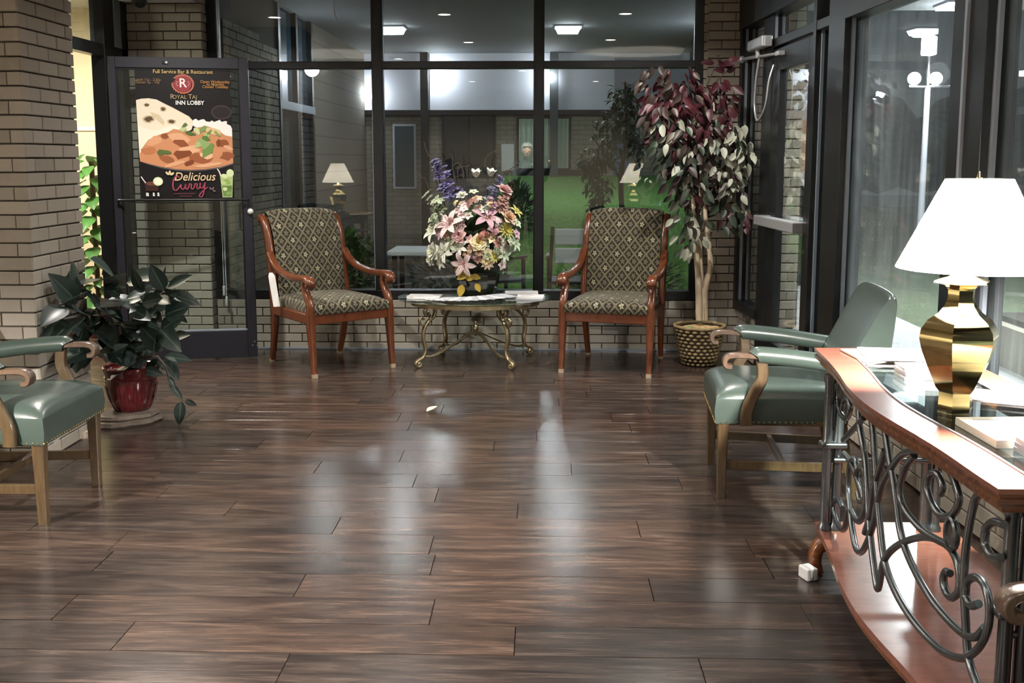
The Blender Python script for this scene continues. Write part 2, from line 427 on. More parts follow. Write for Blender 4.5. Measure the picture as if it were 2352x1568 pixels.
# ------------------------------------------------------------------ floor: planks laid across the room
RND = random.Random(7)
fl = obj('floor', MB().bb(-5.2, 2.6, -4.2, 8.05, -0.12, -0.006), MT['floor'])
tag(fl, 'dark brown wood plank floor with a glossy finish', 'floor', kind='structure')
PW, PL = 0.2, 1.22
def plank_mesh(l):
    m = MB(); a, b = l / 2 - 0.0006, PW / 2 - 0.0006; e = 0.0014
    vs = [(-a, -b, -0.004), (a, -b, -0.004), (a, b, -0.004), (-a, b, -0.004), (-a + e, -b + e, 0), (a - e, -b + e, 0), (a - e, b - e, 0), (-a + e, b - e, 0)]
    m.add(vs, [(4, 5, 6, 7), (0, 1, 5, 4), (1, 2, 6, 5), (2, 3, 7, 6), (3, 0, 4, 7)])
    return m.mesh('plank', MT['floor'])
_pm = {}
row = 0; y = 1.55
while y < 8.0:
    x0 = -3.2 if y > 4.8 else -2.75; x1 = 1.47 + (8.05 - y) * 0.053
    if y < 3: x0 = -1.9
    x = x0 - RND.random() * PL
    while x < x1:
        l = PL
        a = max(x, x0); b = min(x + PL, x1)
        if b - a > 0.06:
            k = round(b - a, 2)
            if k not in _pm: _pm[k] = plank_mesh(k)
            obj('plank', _pm[k], None, fl, loc=((a + b) / 2, y + PW / 2, 0))
        x += PL
    y += PW; row += 1

# ------------------------------------------------------------------ brickwork
BL, BH, BJ = 0.203, 0.067, 0.0075
def brick_mesh(mat, jog=0.0):
    m = MB(); a, h = BL / 2 - BJ / 2, BH / 2 - BJ / 2; d = 0.03; e = 0.003
    # face looks along -Y, joints recessed
    vs = [(-a, 0, -h), (a, 0, -h), (a, 0, h), (-a, 0, h), (-a, -d + e, -h), (a, -d + e, -h), (a, -d + e, h), (-a, -d + e, h),
          (-a + e, -d, -h + e), (a - e, -d, -h + e), (a - e, -d, h - e), (-a + e, -d, h - e)]
    fs = [(8, 9, 10, 11)] + [(8 + i, 4 + i, 4 + (i + 1) % 4, 8 + (i + 1) % 4) for i in range(4)] + [(4 + i, i, (i + 1) % 4, 4 + (i + 1) % 4) for i in range(4)]
    m.add(vs, [tuple(reversed(f)) if k else f for k, f in enumerate(fs)])
    return m.mesh('brick', mat)
BM = {k: brick_mesh(MT[k]) for k in ('brick', 'brick_out', 'brick_pale')}
def brick_face(parent, origin, ang, length, z0, z1, key='brick', start=0.0, seed=1, most=10 ** 6, proud=0.016):
    """bricks on a face: origin = left end on the core face, ang = heading of the face's run, face looks to the right of the run"""
    r = random.Random(seed); n = 0
    ux, uy = cos(ang), sin(ang); nx, ny = sin(ang), -cos(ang)   # outward
    z = z0; row = 0
    while z + BH * 0.6 < z1:
        u = -((start + (BL / 2 if row % 2 else 0)) % BL)
        while u < length - 0.01:
            a, b = max(u, 0.001), min(u + BL, length - 0.001)
            if b - a > 0.03 and n < most:
                o = bpy.data.objects.new('brick', BM[key]); COL.objects.link(o); o.parent = parent
                c = (a + b) / 2; k = proud - 0.03 + r.uniform(-0.0015, 0.0015)
                o.location = (origin[0] + ux * c + nx * k, origin[1] + uy * c + ny * k, z + BH / 2)
                o.rotation_euler = (0, 0, ang); o.scale = ((b - a) / BL, 1, 1); n += 1
            u += BL
        z += BH; row += 1
    return n

# pillar on the left, nearest brickwork
pil = obj('brick_pillar', MB().bb(-3.15, -2.446, 4.917, 5.47, 0, CEIL + 0.02), MT['mortar'])
tag(pil, 'broad tan brick pillar beside the rubber plant', 'pillar', kind='structure')
brick_face(pil, (-3.15, 4.917, 0), 0, 0.72, 0, 2.42, start=0.06, seed=3)
brick_face(pil, (-2.446, 4.901, 0), pi / 2, 0.57, 0, 2.42, start=0.02, seed=4)

# brick pier left of the back window
pl = obj('wall_back_left', MB().bb(-3.2, -2.55, 7.916, 8.30, 0, CEIL + 0.02), MT['mortar'])
tag(pl, 'tan brick pier behind the open poster door', 'wall', kind='structure')
brick_face(pl, (-3.10, 7.916, 0), 0, 0.566, 0, CEIL, start=0.03, seed=5)
brick_face(pl, (-2.55, 7.90, 0), pi / 2, 0.13, 0, CEIL, start=0.1, seed=6)
# knee wall under the back window
kw = obj('wall_back', MB().bb(-2.55, 1.205, 8.016, 8.22, 0, 0.392), MT['mortar'])
tag(kw, 'low tan brick wall under the back window', 'wall', kind='structure')
brick_face(kw, (-2.53, 8.016, 0), 0, 3.735, -0.012, 0.40, start=0.05, seed=8)
bs = obj('baseboard_back', MB().bb(-2.5, 1.2, 7.975, 7.998, 0, 0.014), MT['bead'], bevel=0.002); tag(bs, 'thin grey strip where the low back wall meets the floor', 'baseboard', kind='structure')
# brick pier right of the back window
pr_ = obj('wall_back_right', MB().bb(1.216, 1.56, 8.0, 8.30, 0, CEIL + 0.02), MT['mortar'])
tag(pr_, 'narrow tan brick pier behind the ficus', 'wall', kind='structure')
brick_face(pr_, (1.216, 8.0, 0), 0, 0.31, 0, CEIL, start=0.09, seed=9)
brick_face(pr_, (1.216, 8.12, 0), -pi / 2, 0.135, 0.39, CEIL, start=0.02, seed=10)

# ------------------------------------------------------------------ back window: three lights with a transom
WY = 8.07
w1 = empty('window_1', (0, WY, 0), 0, 'wide back window in a black aluminium frame, six panes', 'window', kind='structure')
def bar_(name, x0, x1, z0, z1, d=0.11, mat='alu', parent=None, y=0.0):
    return obj(name, MB().bb(x0, x1, y - d / 2, y + d / 2, z0, z1), MT[mat], parent or w1, bevel=0.003)
bar_('sill', -2.535, 1.21, 0.392, 0.462, 0.13)
bar_('transom', -2.535, 1.21, 2.146, 2.20, 0.112)
bar_('head', -2.535, 1.21, 2.70, 2.80, 0.112)
XM = [-2.535, -2.465, -1.288, -1.212, -0.062, 0.006, 1.14, 1.21]
for a, b in zip(XM[::2], XM[1::2]):
    bar_('mullion', a, b, 0.46, 2.75, 0.118)
for i in range(3):
    xa, xb = XM[2 * i + 1], XM[2 * i + 2]
    for za, zb in ((0.455, 2.15), (2.195, 2.72)):
        obj('pane', MB().bb(xa - 0.01, xb + 0.01, -0.003, 0.003, za, zb), MT['glass'], w1)
        for x in (xa, xb):
            s = 1 if x == xa else -1
            obj('glazing_bead', MB().bb(x, x + s * 0.007, -0.045, -0.03, za + 0.006, zb - 0.004), MT['bead'] if (i == 0 and s == 1) or x == XM[2] else MT['alu2'], w1)

# ------------------------------------------------------------------ right wall: storefront that closes in by three degrees
PHI = rad(3.03)
RO = Vector((1.51, 8.05, 0)); RU = Vector((sin(PHI), -cos(PHI), 0)); RN = Vector((cos(PHI), sin(PHI), 0))
def rw(u, n=0.0, z=0.0): return RO + RU * u + RN * n + Vector((0, 0, z))
RROT = atan2(RU.y, RU.x)          # local x = along the wall towards the camera, local y = out of the room
def rwall(name, label, cat): return empty(name, RO, RROT, label, cat, kind='structure')
w2 = rwall('window_2', 'black storefront glazing with sidelights and tall panes on the right', 'window')
def rb(name, u0, u1, z0, z1, n0=-0.05, n1=0.07, mat='alu', parent=None, bevel=0.003):
    return obj(name, MB().bb(u0, u1, n0, n1, z0, z1), MT[mat], parent or w2, bevel=bevel)
HEAD = 2.415
# uprights
rb('mullion', -0.03, 0.13, 0.345, HEAD); rb('mullion', 0.66, 0.92, 0.0, HEAD, -0.03); rb('mullion', 1.845, 1.90, 0.0, HEAD, -0.055)
rb('mullion', 2.14, 2.40, 0.0, 2.8, -0.06)
rb('mullion', 3.70, 3.99, 0.345, 2.8, -0.06); rb('mullion', 5.35, 5.6, 0.345, 2.8, -0.06); rb('mullion', 7.0, 7.25, 0.345, 2.8, -0.06)
# horizontals
rb('sill', 0.12, 0.68, 0.345, 0.412, -0.05); rb('sill', 1.89, 2.15, 0.0, 0.20); rb('sill', 2.39, 8.0, 0.345, 0.412, -0.05)
rb('transom', 0.12, 2.15, 2.195, 2.25, -0.052); rb('header', -0.05, 2.2, HEAD, 2.80, -0.06); rb('header', 2.38, 8.0, 2.195, 2.80, -0.06)
def rpane(u0, u1, z0, z1, mat='glass', n=0.01):
    return obj('pane', MB().bb(u0, u1, n - 0.003, n + 0.003, z0, z1), MT[mat], w2)
rpane(0.12, 0.67, 0.40, 2.2); rpane(1.89, 2.15, 0.19, 2.2); rpane(2.39, 3.71, 0.40, 2.2, 'glass_dirty'); rpane(3.98, 5.36, 0.40, 2.2, 'glass_dirty'); rpane(5.59, 7.01, 0.40, 2.2, 'glass_dirty')
for a, b in ((0.12, 0.67), (0.91, 1.855), (1.89, 2.15)): rpane(a, b, 2.24, HEAD + 0.01)
# bright beads on the far side of each light, where the bare metal shows
for u, z0, z1, w in ((0.13, 0.412, 2.195, 0.02), (0.92, 2.25, HEAD, 0.012), (0.13, 2.25, HEAD, 0.015), (1.90, 0.2, 2.195, 0.018), (2.40, 0.412, 2.195, 0.022), (3.99, 0.412, 2.195, 0.026)):
    obj('glazing_bead', MB().bb(u, u + w, -0.025, -0.008, z0, z1), MT['bead'], w2)
rb('cover_strip', 3.83, 3.848, 0.40, 2.2, -0.075, -0.055, 'bead')
# low brick wall under the sidelight and under the tall panes
kr = obj('wall_right', MB().bb(-0.03, 0.70, 0.0, 0.12, 0, 0.345), MT['mortar']); kr.location = RO; kr.rotation_euler = (0, 0, RROT)
tag(kr, 'low brick wall under the narrow sidelight', 'wall', kind='structure')
brick_face(kr, (0.0, 0.0, 0), 0, 0.70, 0.0, 0.345, start=0.05, seed=12)
kr2 = obj('wall_right_low', MB().bb(2.3, 8.2, 0.0, 0.12, 0, 0.345), MT['mortar']); kr2.location = RO; kr2.rotation_euler = (0, 0, RROT)
tag(kr2, 'low brick wall under the tall right window behind the console', 'wall', kind='structure')
brick_face(kr2, (2.3, 0.0, 0), 0, 4.2, 0.0, 0.345, start=0.02, seed=13)
wr3 = obj('wall_right_near', MB().bb(7.25, 12.2, -0.02, 0.12, 0, 2.8), MT['plaster']); wr3.location = RO; wr3.rotation_euler = (0, 0, RROT)
tag(wr3, 'plain plaster wall right of the camera', 'wall', kind='structure')

# exit door in the storefront
d2 = rwall('door_2', 'black glass exit door with a silver push bar on the right', 'door')
def db(name, u0, u1, z0, z1, n0=-0.03, n1=0.015, mat='alu', **k): return rb(name, u0, u1, z0, z1, n0, n1, mat, d2, **k)
db('stile', 0.93, 1.09, 0.012, 2.185); db('stile', 1.70, 1.838, 0.012, 2.185); db('rail', 1.09, 1.70, 2.04, 2.185); db('rail', 1.09, 1.70, 0.012, 0.25)
obj('pane', MB().bb(1.08, 1.71, -0.006, 0.0, 0.24, 2.05), MT['glass'], d2)
pb = obj('push_bar', MB().bb(0.90, 1.80, -0.125, -0.055, 1.03, 1.095), MT['silver'], d2, bevel=0.006)
for u in (0.95, 1.75): obj('bar_mount', MB().bb(u - 0.03, u + 0.03, -0.06, -0.028, 1.03, 1.095), MT['silver'], d2, bevel=0.004)
obj('lock_cylinder', MB().lathe([(0.012, 0), (0.012, 0.012), (0.006, 0.014)], 14), MT['chrome'], d2, 40, loc=(1.77, -0.03, 0.92), rot=(pi / 2, 0, 0))
# door closer
cl = rwall('door_closer', 'silver hydraulic door closer with a jointed arm above the exit door', 'door closer'); del cl['kind']
m = MB(); m.prism([(0.60, -0.06), (0.98, -0.06), (0.98, -0.13), (0.60, -0.13)], 2.20, 2.275)
obj('closer_body', m, MT['silver'], cl, bevel=0.012)
obj('closer_end', MB().bb(0.985, 1.02, -0.12, -0.065, 2.2, 2.27), MT['silver'], cl, bevel=0.006)
obj('pivot', MB().lathe([(0.02, 0), (0.02, 0.06)], 14, (0.78, -0.095, 2.145)), MT['silver'], cl, 40)
obj('closer_arm', MB().tube([(0.78, -0.10, 2.155), (0.46, -0.13, 2.165)], 0.012, 8), MT['silver'], cl, 40)
obj('closer_arm', MB().tube([(0.46, -0.13, 2.165), (1.15, -0.06, 2.14)], 0.010, 8), MT['silver'], cl, 40)
obj('elbow', MB().ball((0.46, -0.13, 2.165), 0.026), MT['silver'], cl, 50)
obj('arm_shoe', MB().bb(1.12, 1.2, -0.075, -0.03, 2.125, 2.155), MT['silver'], cl, bevel=0.004)
cb = obj('cable_loop', MB().tube(spline([(0.80, -0.09, 2.16), (0.76, -0.10, 2.0), (0.74, -0.1, 1.84), (0.80, -0.1, 1.74), (0.90, -0.1, 1.74), (0.99, -0.09, 1.83), (1.02, -0.08, 1.98), (1.01, -0.05, 2.08)], 8), 0.008, 8), MT['silver'], cl, 60)

# ------------------------------------------------------------------ left side: frame of the doorway behind the pillar
w3 = empty('door_3', (0, 0, 0), 0, 'black doorway frame with a transom window between pillar and pier', 'doorway', kind='structure')
def lb(name, x0, x1, y0, y1, z0, z1, mat='alu', bevel=0.003): return obj(name, MB().bb(x0, x1, y0, y1, z0, z1), MT[mat], w3, bevel=bevel)
lb('jamb', -3.19, -3.09, 7.46, 7.64, 0, CEIL); lb('jamb', -3.24, -3.09, 6.15, 6.3, 0, CEIL)
lb('transom', -3.18, -3.10, 5.6, 7.9, 2.19, 2.275); lb('head', -3.22, -3.10, 5.6, 7.9, 2.66, CEIL); lb('jamb', -3.22, -3.10, 7.80, 7.92, 0, CEIL)
obj('pane', MB().bb(-3.163, -3.157, 5.65, 7.82, 2.26, 2.68), MT['glass'], w3)
obj('pane', MB().bb(-3.163, -3.157, 7.62, 7.82, 0.0, 2.2), MT['glass'], w3)
obj('glazing_bead', MB().bb(-3.10, -3.09, 7.64, 7.665, 2.275, 2.66), MT['bead'], w3)
# rooms beyond
wl = obj('wall_left_far', MB().bb(-5.0, -4.9, 4.9, 9.4, 0, 2.8), MT['cream']); tag(wl, 'cream wall of the room beyond the doorway', 'wall', kind='structure')
wl2 = obj('wall_left_end', MB().bb(-4.9, -3.15, 9.3, 9.4, 0, 2.8).bb(-3.2, -3.15, 8.3, 9.3, 0, 2.8), MT['cream']); tag(wl2, 'cream end wall seen through the doorway gap', 'wall', kind='structure')
obj('chair_rail', MB().bb(-4.9, -4.88, 4.95, 9.3, 1.62, 1.65), MT['white_paint'], wl)
obj('chair_rail', MB().bb(-4.88, -3.22, 9.28, 9.3, 1.72, 1.75), MT['white_paint'], wl2)
wl3 = obj('wall_left', MB().bb(-3.4, -3.3, -4.2, 4.9, 0, CEIL + 0.02), MT['plaster']); tag(wl3, 'plaster wall left of the camera', 'wall', kind='structure')
wb = obj('wall_rear', MB().bb(-3.4, 2.6, -4.3, -4.2, 0, CEIL + 0.02), MT['plaster']); tag(wb, 'plaster wall behind the camera', 'wall', kind='structure')
ro = obj('floor_beyond', MB().bb(-5.2, -3.15, 8.05, 9.4, -0.12, -0.004), MT['floor']); tag(ro, 'floor of the room beyond the doorway', 'floor', kind='structure')

# ------------------------------------------------------------------ ceiling with recessed downlights
ce = MB(); ce.bb(-5.2, 2.6, -4.3, 8.3, CEIL, CEIL + 0.08)
ce = obj('ceiling', ce, MT['ceiling']); tag(ce, 'white lobby ceiling', 'ceiling', kind='structure')
ce2 = obj('ceiling_beyond', MB().bb(-5.2, -3.1, 8.3, 9.5, CEIL, CEIL + 0.08), MT['ceiling']); tag(ce2, 'ceiling of the room beyond the doorway', 'ceiling', kind='structure')
MT['lens'] = emit_mat('lit_downlight_lens', '#fff4e4', 14.0)
DOWN_AT = ['over the floor before the left armchair', 'over the floor before the console', 'above the left patterned armchair', 'above the patterned armchair by the ficus', 'over the near floor left of centre', 'over the near floor beside the console', 'behind the person, left', 'behind the person, right', 'in front of the poster door', 'placed ahead of the brick pillar to light its face', 'added straight above the person to brighten the hair']
for i, ((x, y), w) in enumerate(zip(DOWN, DOWN_W)):
    e = empty('downlight', (x, y, CEIL), 0, 'round recessed ceiling downlight ' + DOWN_AT[i], 'ceiling light', 'recessed downlights over the lobby')
    obj('trim_ring', MB().lathe([(0.062, -0.001), (0.062, -0.006), (0.085, -0.006), (0.088, 0.0)], 24), MT['white_plastic'], e, 40)
    obj('lens', MB().lathe([(0.055, -0.003), (0.055, -0.001)], 20), MT['lens'], e)
    light('downlight_lamp', 'AREA', (0, 0, -0.012), w, (1.0, 0.95, 0.88), 0.11, (0, 0, 0), e, spread=rad(150 if i < 10 else 80))
bk = obj('trim_1', MB().bb(-3.1, -2.575, 7.35, 7.9, 2.617, CEIL), MT['white_paint'], bevel=0.003); tag(bk, 'white boxed bulkhead above the brick pier', 'bulkhead', kind='structure')
dm = empty('camera_dome', (-2.86, 7.55, 2.617), 0, 'black security camera dome under the white bulkhead', 'camera')
obj('mount', MB().lathe([(0.055, -0.02), (0.055, 0)], 20), MT['blackmetal'], dm, 40)
obj('dome', MB().lathe([(0.01, -0.085), (0.03, -0.078), (0.045, -0.06), (0.052, -0.04), (0.052, -0.02)], 20), MT['blackmetal'], dm, 60)
sr = empty('side_room_fill_fixture', (-4.1, 7.6, CEIL), 0, 'unseen round fixture added for the fill light of the cream room beyond the doorway', 'ceiling light')  # unseen fixture added to carry the fill light of the room beyond
obj('housing', MB().lathe([(0.33, 0), (0.33, -0.05), (0.31, -0.055)], 28), MT['white_plastic'], sr, 40)
obj('diffuser', MB().lathe([(0.30, -0.062), (0.30, -0.056)], 28), emit_mat('warm_diffuser', '#ffe6bd', 6.0), sr, 40)
light('side_room_fill', 'AREA', (0, 0, -0.075), 90, (1.0, 0.9, 0.74), 0.6, parent=sr)
# ------------------------------------------------------------------ upholstered armchairs with the lattice fabric
def pad_along(path, hw, th, n=10, uv0=(0, 0)):
    """padded panel following a curve in the local YZ plane; front side is towards -Y"""
    m = MB(); Pth = [Vector(p) for p in path]; k = len(Pth)
    HW = hw if isinstance(hw, list) else [hw] * k; TH = th if isinstance(th, list) else [th] * k
    s = 0; rows = []; uvs = []
    for i in range(k):
        if i: s += (Pth[i] - Pth[i - 1]).length
        t = (Pth[min(i + 1, k - 1)] - Pth[max(i - 1, 0)]).normalized()
        fr = Vector((0, -t.z, t.y)); fr = fr if fr.y < 0 or abs(fr.y) < 1e-6 else -fr
        row = []; ur = []
        for j in range(2 * n + 1):
            q = j / (2 * n)            # around: front from -x to +x, then back
            if q <= 0.5:
                u = -1 + 4 * q; bul = TH[i] * (0.55 + 0.45 * (1 - abs(u) ** 4))
                p = Pth[i] + Vector((u * HW[i], 0, 0)) + fr * bul; ur.append((uv0[0] + u * HW[i], uv0[1] + s))
            else:
                u = 1 - 4 * (q - 0.5); p = Pth[i] + Vector((u * HW[i], 0, 0)) - fr * TH[i] * 0.25
                ur.append((uv0[0] + u * HW[i] + 0.37, uv0[1] + s))
            row.append(p)
        rows.append(row); uvs.append(ur)
    m.grid(rows, uvs)
    b = len(m.v); r0 = rows[0]; m.v += [tuple(p) for p in r0[:-1]]; m.f.append(tuple(range(b + len(r0) - 2, b - 1, -1))); m.m.append(0)
    b = len(m.v); r0 = rows[-1]; m.v += [tuple(p) for p in r0[:-1]]; m.f.append(tuple(range(b, b + len(r0) - 1))); m.m.append(0)
    return m

def armchair(loc, rz, label):
    e = empty('armchair', loc, rz, label, 'chair', 'lattice-patterned armchairs by the coffee table')
    for s in (-1, 1):
        x = s * 0.305
        lg = obj('front_leg', MB().bar([(x, -0.365, 0), (x, -0.352, 0.1), (x, -0.338, 0.22), (x, -0.325, 0.36), (x, -0.325, 0.45)], (1, 0, 0), [0.034, 0.038, 0.046, 0.054, 0.054], [0.034, 0.038, 0.046, 0.06, 0.058]), MT['redwood'], e, 50)
        obj('worn_tip', MB().bar([(x, -0.366, 0), (x, -0.3655, 0.008), (x, -0.3635, 0.028)], (1, 0, 0), 0.0365, 0.0365), MT['worn'], lg, 40)
        obj('arm_support', MB().bar(spline([(x, -0.325, 0.44), (x, -0.318, 0.50), (x, -0.275, 0.56), (x, -0.252, 0.61), (x, -0.268, 0.655)], 5), (1, 0, 0), 0.046, [0.058] * 5 + [0.05] * 5 + [0.042] * 11), MT['redwood'], e, 50)
        a = [(s * 0.30, 0.31, 0.80), (s * 0.303, 0.25, 0.745), (s * 0.307, 0.15, 0.695), (s * 0.31, 0.0, 0.668), (s * 0.31, -0.15, 0.662), (s * 0.31, -0.27, 0.668), (s * 0.31, -0.325, 0.660), (s * 0.31, -0.345, 0.638), (s * 0.31, -0.33, 0.618)]
        ps = spline(a, 5); n = len(ps)
        obj('arm', MB().bar(ps, (1, 0, 0), [0.05 + 0.016 * min(1, i / n * 1.2) for i in range(n)], [0.036 + 0.012 * (i / n) for i in range(n)]), MT['redwood'], e, 50)
        st = spline([(s * 0.275, 0.375, 0), (s * 0.28, 0.325, 0.15), (s * 0.285, 0.285, 0.32), (s * 0.29, 0.28, 0.45), (s * 0.29, 0.295, 0.62), (s * 0.29, 0.325, 0.80), (s * 0.29, 0.36, 0.93), (s * 0.29, 0.405, 1.015), (s * 0.29, 0.45, 1.045), (s * 0.29, 0.475, 1.035)], 4); n = len(st)
        rl = obj('back_stile', MB().bar(st, (1, 0, 0), [0.034 + 0.014 * min(1, i / 9) for i in range(n)], [0.034 + 0.024 * min(1, i / 9) for i in range(n)]), MT['redwood'], e, 50)
        obj('worn_tip', MB().bar([(s * 0.275, 0.375, 0), (s * 0.2755, 0.369, 0.02)], (1, 0, 0), 0.037, 0.037), MT['worn'], rl, 40)
        obj('side_rail', MB().bar([(s * 0.30, -0.31, 0.395), (s * 0.288, 0.29, 0.395)], (0, 0, 1), 0.07, 0.04), MT['redwood'], e, 40)
    obj('front_rail', MB().bb(-0.30, 0.30, -0.345, -0.31, 0.36, 0.432), MT['redwood'], e, bevel=0.005)
    obj('back_rail', MB().bb(-0.28, 0.28, 0.27, 0.30, 0.36, 0.43), MT['redwood'], e, bevel=0.005)
    m = MB(); m.cushion([(-0.285, -0.352, 0.425), (0.285, -0.352, 0.425), (0.268, 0.29, 0.425), (-0.268, 0.29, 0.425)], (0, 0, 1), 0.10, 0.55, bulge=0.012)
    obj('seat_cushion', m, MT['fabric'], e, 60)
    pts = spline([(0, 0.27, 0.46), (0, 0.285, 0.62), (0, 0.315, 0.80), (0, 0.35, 0.93), (0, 0.395, 1.02), (0, 0.44, 1.06), (0, 0.48, 1.055), (0, 0.495, 1.03)], 4)
    obj('backrest', pad_along(pts, 0.266, [0.05] * (len(pts) - 5) + [0.045, 0.04, 0.034, 0.028, 0.02]), MT['fabric'], e, 60)
    return e
acL = armchair((-1.525, 7.37, 0), rad(39), 'lattice-patterned wooden armchair beside the open poster door')
acR = armchair((0.525, 7.40, 0), rad(-15), 'lattice-patterned wooden armchair beside the potted ficus')
bpy.context.view_layer.update(); _inv = acL.matrix_world.inverted()
tg = MB(); tg.bar([_inv @ at(x, y, Y_) for x, y, Y_ in ((622, 626, 7.235), (624, 634, 7.23), (636, 704, 7.20))], _inv.to_3x3() @ Vector((1, 0.1, 0.05)), [0.022, 0.046, 0.046], 0.004, ch=0.0)
obj('paper_tag', tg, MT['paper'], acL)['label'] = 'long white paper tag hanging from the arm'

# ------------------------------------------------------------------ green leather chairs
def green_chair(loc, rz, label):
    e = empty('leather_armchair', loc, rz, label, 'chair', 'green leather armchairs with wooden arms')
    for s in (-1, 1):
        x = s * 0.255
        obj('front_leg', MB().bar([(x, -0.27, 0), (x, -0.27, 0.2), (x, -0.27, 0.345)], (1, 0, 0), [0.036, 0.042, 0.05], [0.036, 0.042, 0.05], 0.1), MT['oak'], e, 35)
        obj('rear_leg', MB().bar([(s * 0.225, 0.31, 0), (s * 0.225, 0.265, 0.16), (s * 0.225, 0.235, 0.34)], (1, 0, 0), 0.04, [0.034, 0.04, 0.05], 0.1), MT['oak'], e, 35)
        obj('side_stretcher', MB().bar([(s * 0.252, -0.26, 0.145), (s * 0.228, 0.265, 0.135)], (0, 0, 1), 0.04, 0.022, 0.1), MT['oak'], e, 35)
        xx = s * 0.302
        obj('arm_support', MB().bar(spline([(xx, -0.175, 0.335), (xx, -0.175, 0.40), (xx, -0.145, 0.48), (xx, -0.115, 0.545), (xx, -0.12, 0.625)], 5), (1, 0, 0), 0.03, [0.052] * 8 + [0.048] * 13), MT['oak'], e, 45)
        ar = spline([(xx, -0.245, 0.592), (xx, -0.268, 0.595), (xx, -0.275, 0.618), (xx, -0.255, 0.638), (xx, -0.20, 0.641), (xx, -0.10, 0.634), (xx, 0.1, 0.612), (xx, 0.28, 0.585)], 4)
        obj('arm_rail', MB().bar(ar, (1, 0, 0), 0.052, 0.022), MT['mauvewood'], e, 45)
        pp = spline([(xx, -0.145, 0.638), (xx, -0.12, 0.643), (xx, 0.05, 0.628), (xx, 0.30, 0.592)], 5); n = len(pp)
        m = MB(); m.tube(pp, [0.026] + [0.037] * (n - 1), 14)
        obj('arm_pad', m, MT['leather'], e, 60)
    obj('cross_stretcher', MB().bar([(-0.24, 0.0, 0.14), (0.24, 0.0, 0.14)], (0, 0, 1), 0.035, 0.022, 0.1), MT['oak'], e, 35)
    obj('seat_frame', MB().bb(-0.26, 0.26, -0.28, 0.24, 0.325, 0.345), MT['darkoak'], e)
    m = MB(); m.cushion([(-0.288, -0.305, 0.335), (0.288, -0.305, 0.335), (0.25, 0.26, 0.335), (-0.25, 0.26, 0.335)], (0, 0, 1), 0.172, 0.64, 16, 16, p=5, bulge=0.008)
    st = obj('seat', m, MT['leather'], e, 70)
    nm = MB()
    ring = [(-0.288 + 0.576 * i / 26, -0.307) for i in range(27)] + [(s * lerp(0.289, 0.253, i / 24), lerp(-0.305, 0.25, i / 24)) for s in (-1, 1) for i in range(25)]
    for x, y in ring: nm.ball((x, y, 0.343), 0.0042, 5, 3)
    obj('nail_trim', nm, MT['nail'], st, 60)
    prof = spline([(0, 0.19, 0.45), (0, 0.232, 0.58), (0, 0.292, 0.70), (0, 0.352, 0.81), (0, 0.388, 0.872), (0, 0.412, 0.902), (0, 0.432, 0.908), (0, 0.446, 0.89), (0, 0.448, 0.84), (0, 0.438, 0.70), (0, 0.415, 0.54), (0, 0.36, 0.43), (0, 0.25, 0.415)], 4, closed=True)
    cy_, cz_ = 0.34, 0.66; m = MB(); rows = []
    for t in [-1, -0.985, -0.95, -0.85, -0.6, -0.3, 0, 0.3, 0.6, 0.85, 0.95, 0.985, 1]:
        k = 1 - 0.10 * abs(t) ** 14 - 0.035 * t * t
        rows.append([(t * lerp(0.252, 0.272, min(1, max(0, (p.z - 0.45) / 0.4))), cy_ + (p.y - cy_) * k, cz_ + (p.z - cz_) * (1 - 0.05 * abs(t) ** 14 - 0.03 * t * t)) for p in prof + prof[:1]])
    m.grid(rows); n_ = len(prof)
    for row, f in ((rows[0], 1), (rows[-1], -1)):
        b = len(m.v); m.v += [tuple(p) for p in row[:-1]]; m.f.append(tuple(range(b, b + n_))[::f]); m.m.append(0)
    obj('backrest', m, MT['leather'], e, 50)
    return e
gcL = green_chair((-2.29, 4.29, 0), rad(90), 'green leather armchair in front of the brick pillar')
gcR = green_chair((1.078, 4.70, 0), rad(-94), 'green leather armchair between exit door and console table')
gcN = green_chair((1.175, 1.655, 0), rad(-90), 'green leather armchair at the console, only its wooden arm end showing')
lb_ = MB(); lb_.grid([[(-0.27 + 0.30 * i / 8, lerp(-0.27, -0.20, j / 3) + 0.004 * sin(i * 2.1), 0.332 - 0.022 * j + 0.005 * sin(i * 1.7 + j)) for i in range(9)] for j in range(4)])
# loose dust-cover cloth under the left chair's seat
o = obj('dust_cover', lb_, MT['paper'], gcL, 60); o['label'] = 'white cloth hanging loose under the seat'

# ------------------------------------------------------------------ round glass coffee table on gold scroll legs
CTX, CTY, CTZ = -0.485, 7.53, 0.478
ct = empty('coffee_table', (CTX, CTY, 0), 0, 'oval glass-topped coffee table on antique gold scroll legs', 'table')
def ell(a, b, n=56): return [(a * cos(2 * pi * i / n), b * sin(2 * pi * i / n)) for i in range(n)]
obj('glass_top', MB().prism(ell(0.562, 0.44), CTZ - 0.012, CTZ), MT['glass_table'], ct, 30)
rg = MB(); rg.tube([(x, y, CTZ - 0.030) for x, y in ell(0.45, 0.345)], 0.016, 8, closed=True)
obj('rim_ring', rg, MT['antique'], ct, 60)
bd_ = MB(); bd_.grid([[(x, y, z) for x, y in ell(0.468, 0.362) + ell(0.468, 0.362)[:1]] for z in (CTZ - 0.052, CTZ - 0.014)]); obj('rim_face', bd_, MT['antique'], ct, 60)
obj('rim_band', MB().tube([(x, y, CTZ - 0.018) for x, y in ell(0.462, 0.357)], 0.007, 6, closed=True), MT['antique'], ct, 60)
feet = [(-0.395, -0.27), (0.28, -0.32), (-0.285, 0.33), (0.40, 0.285)]
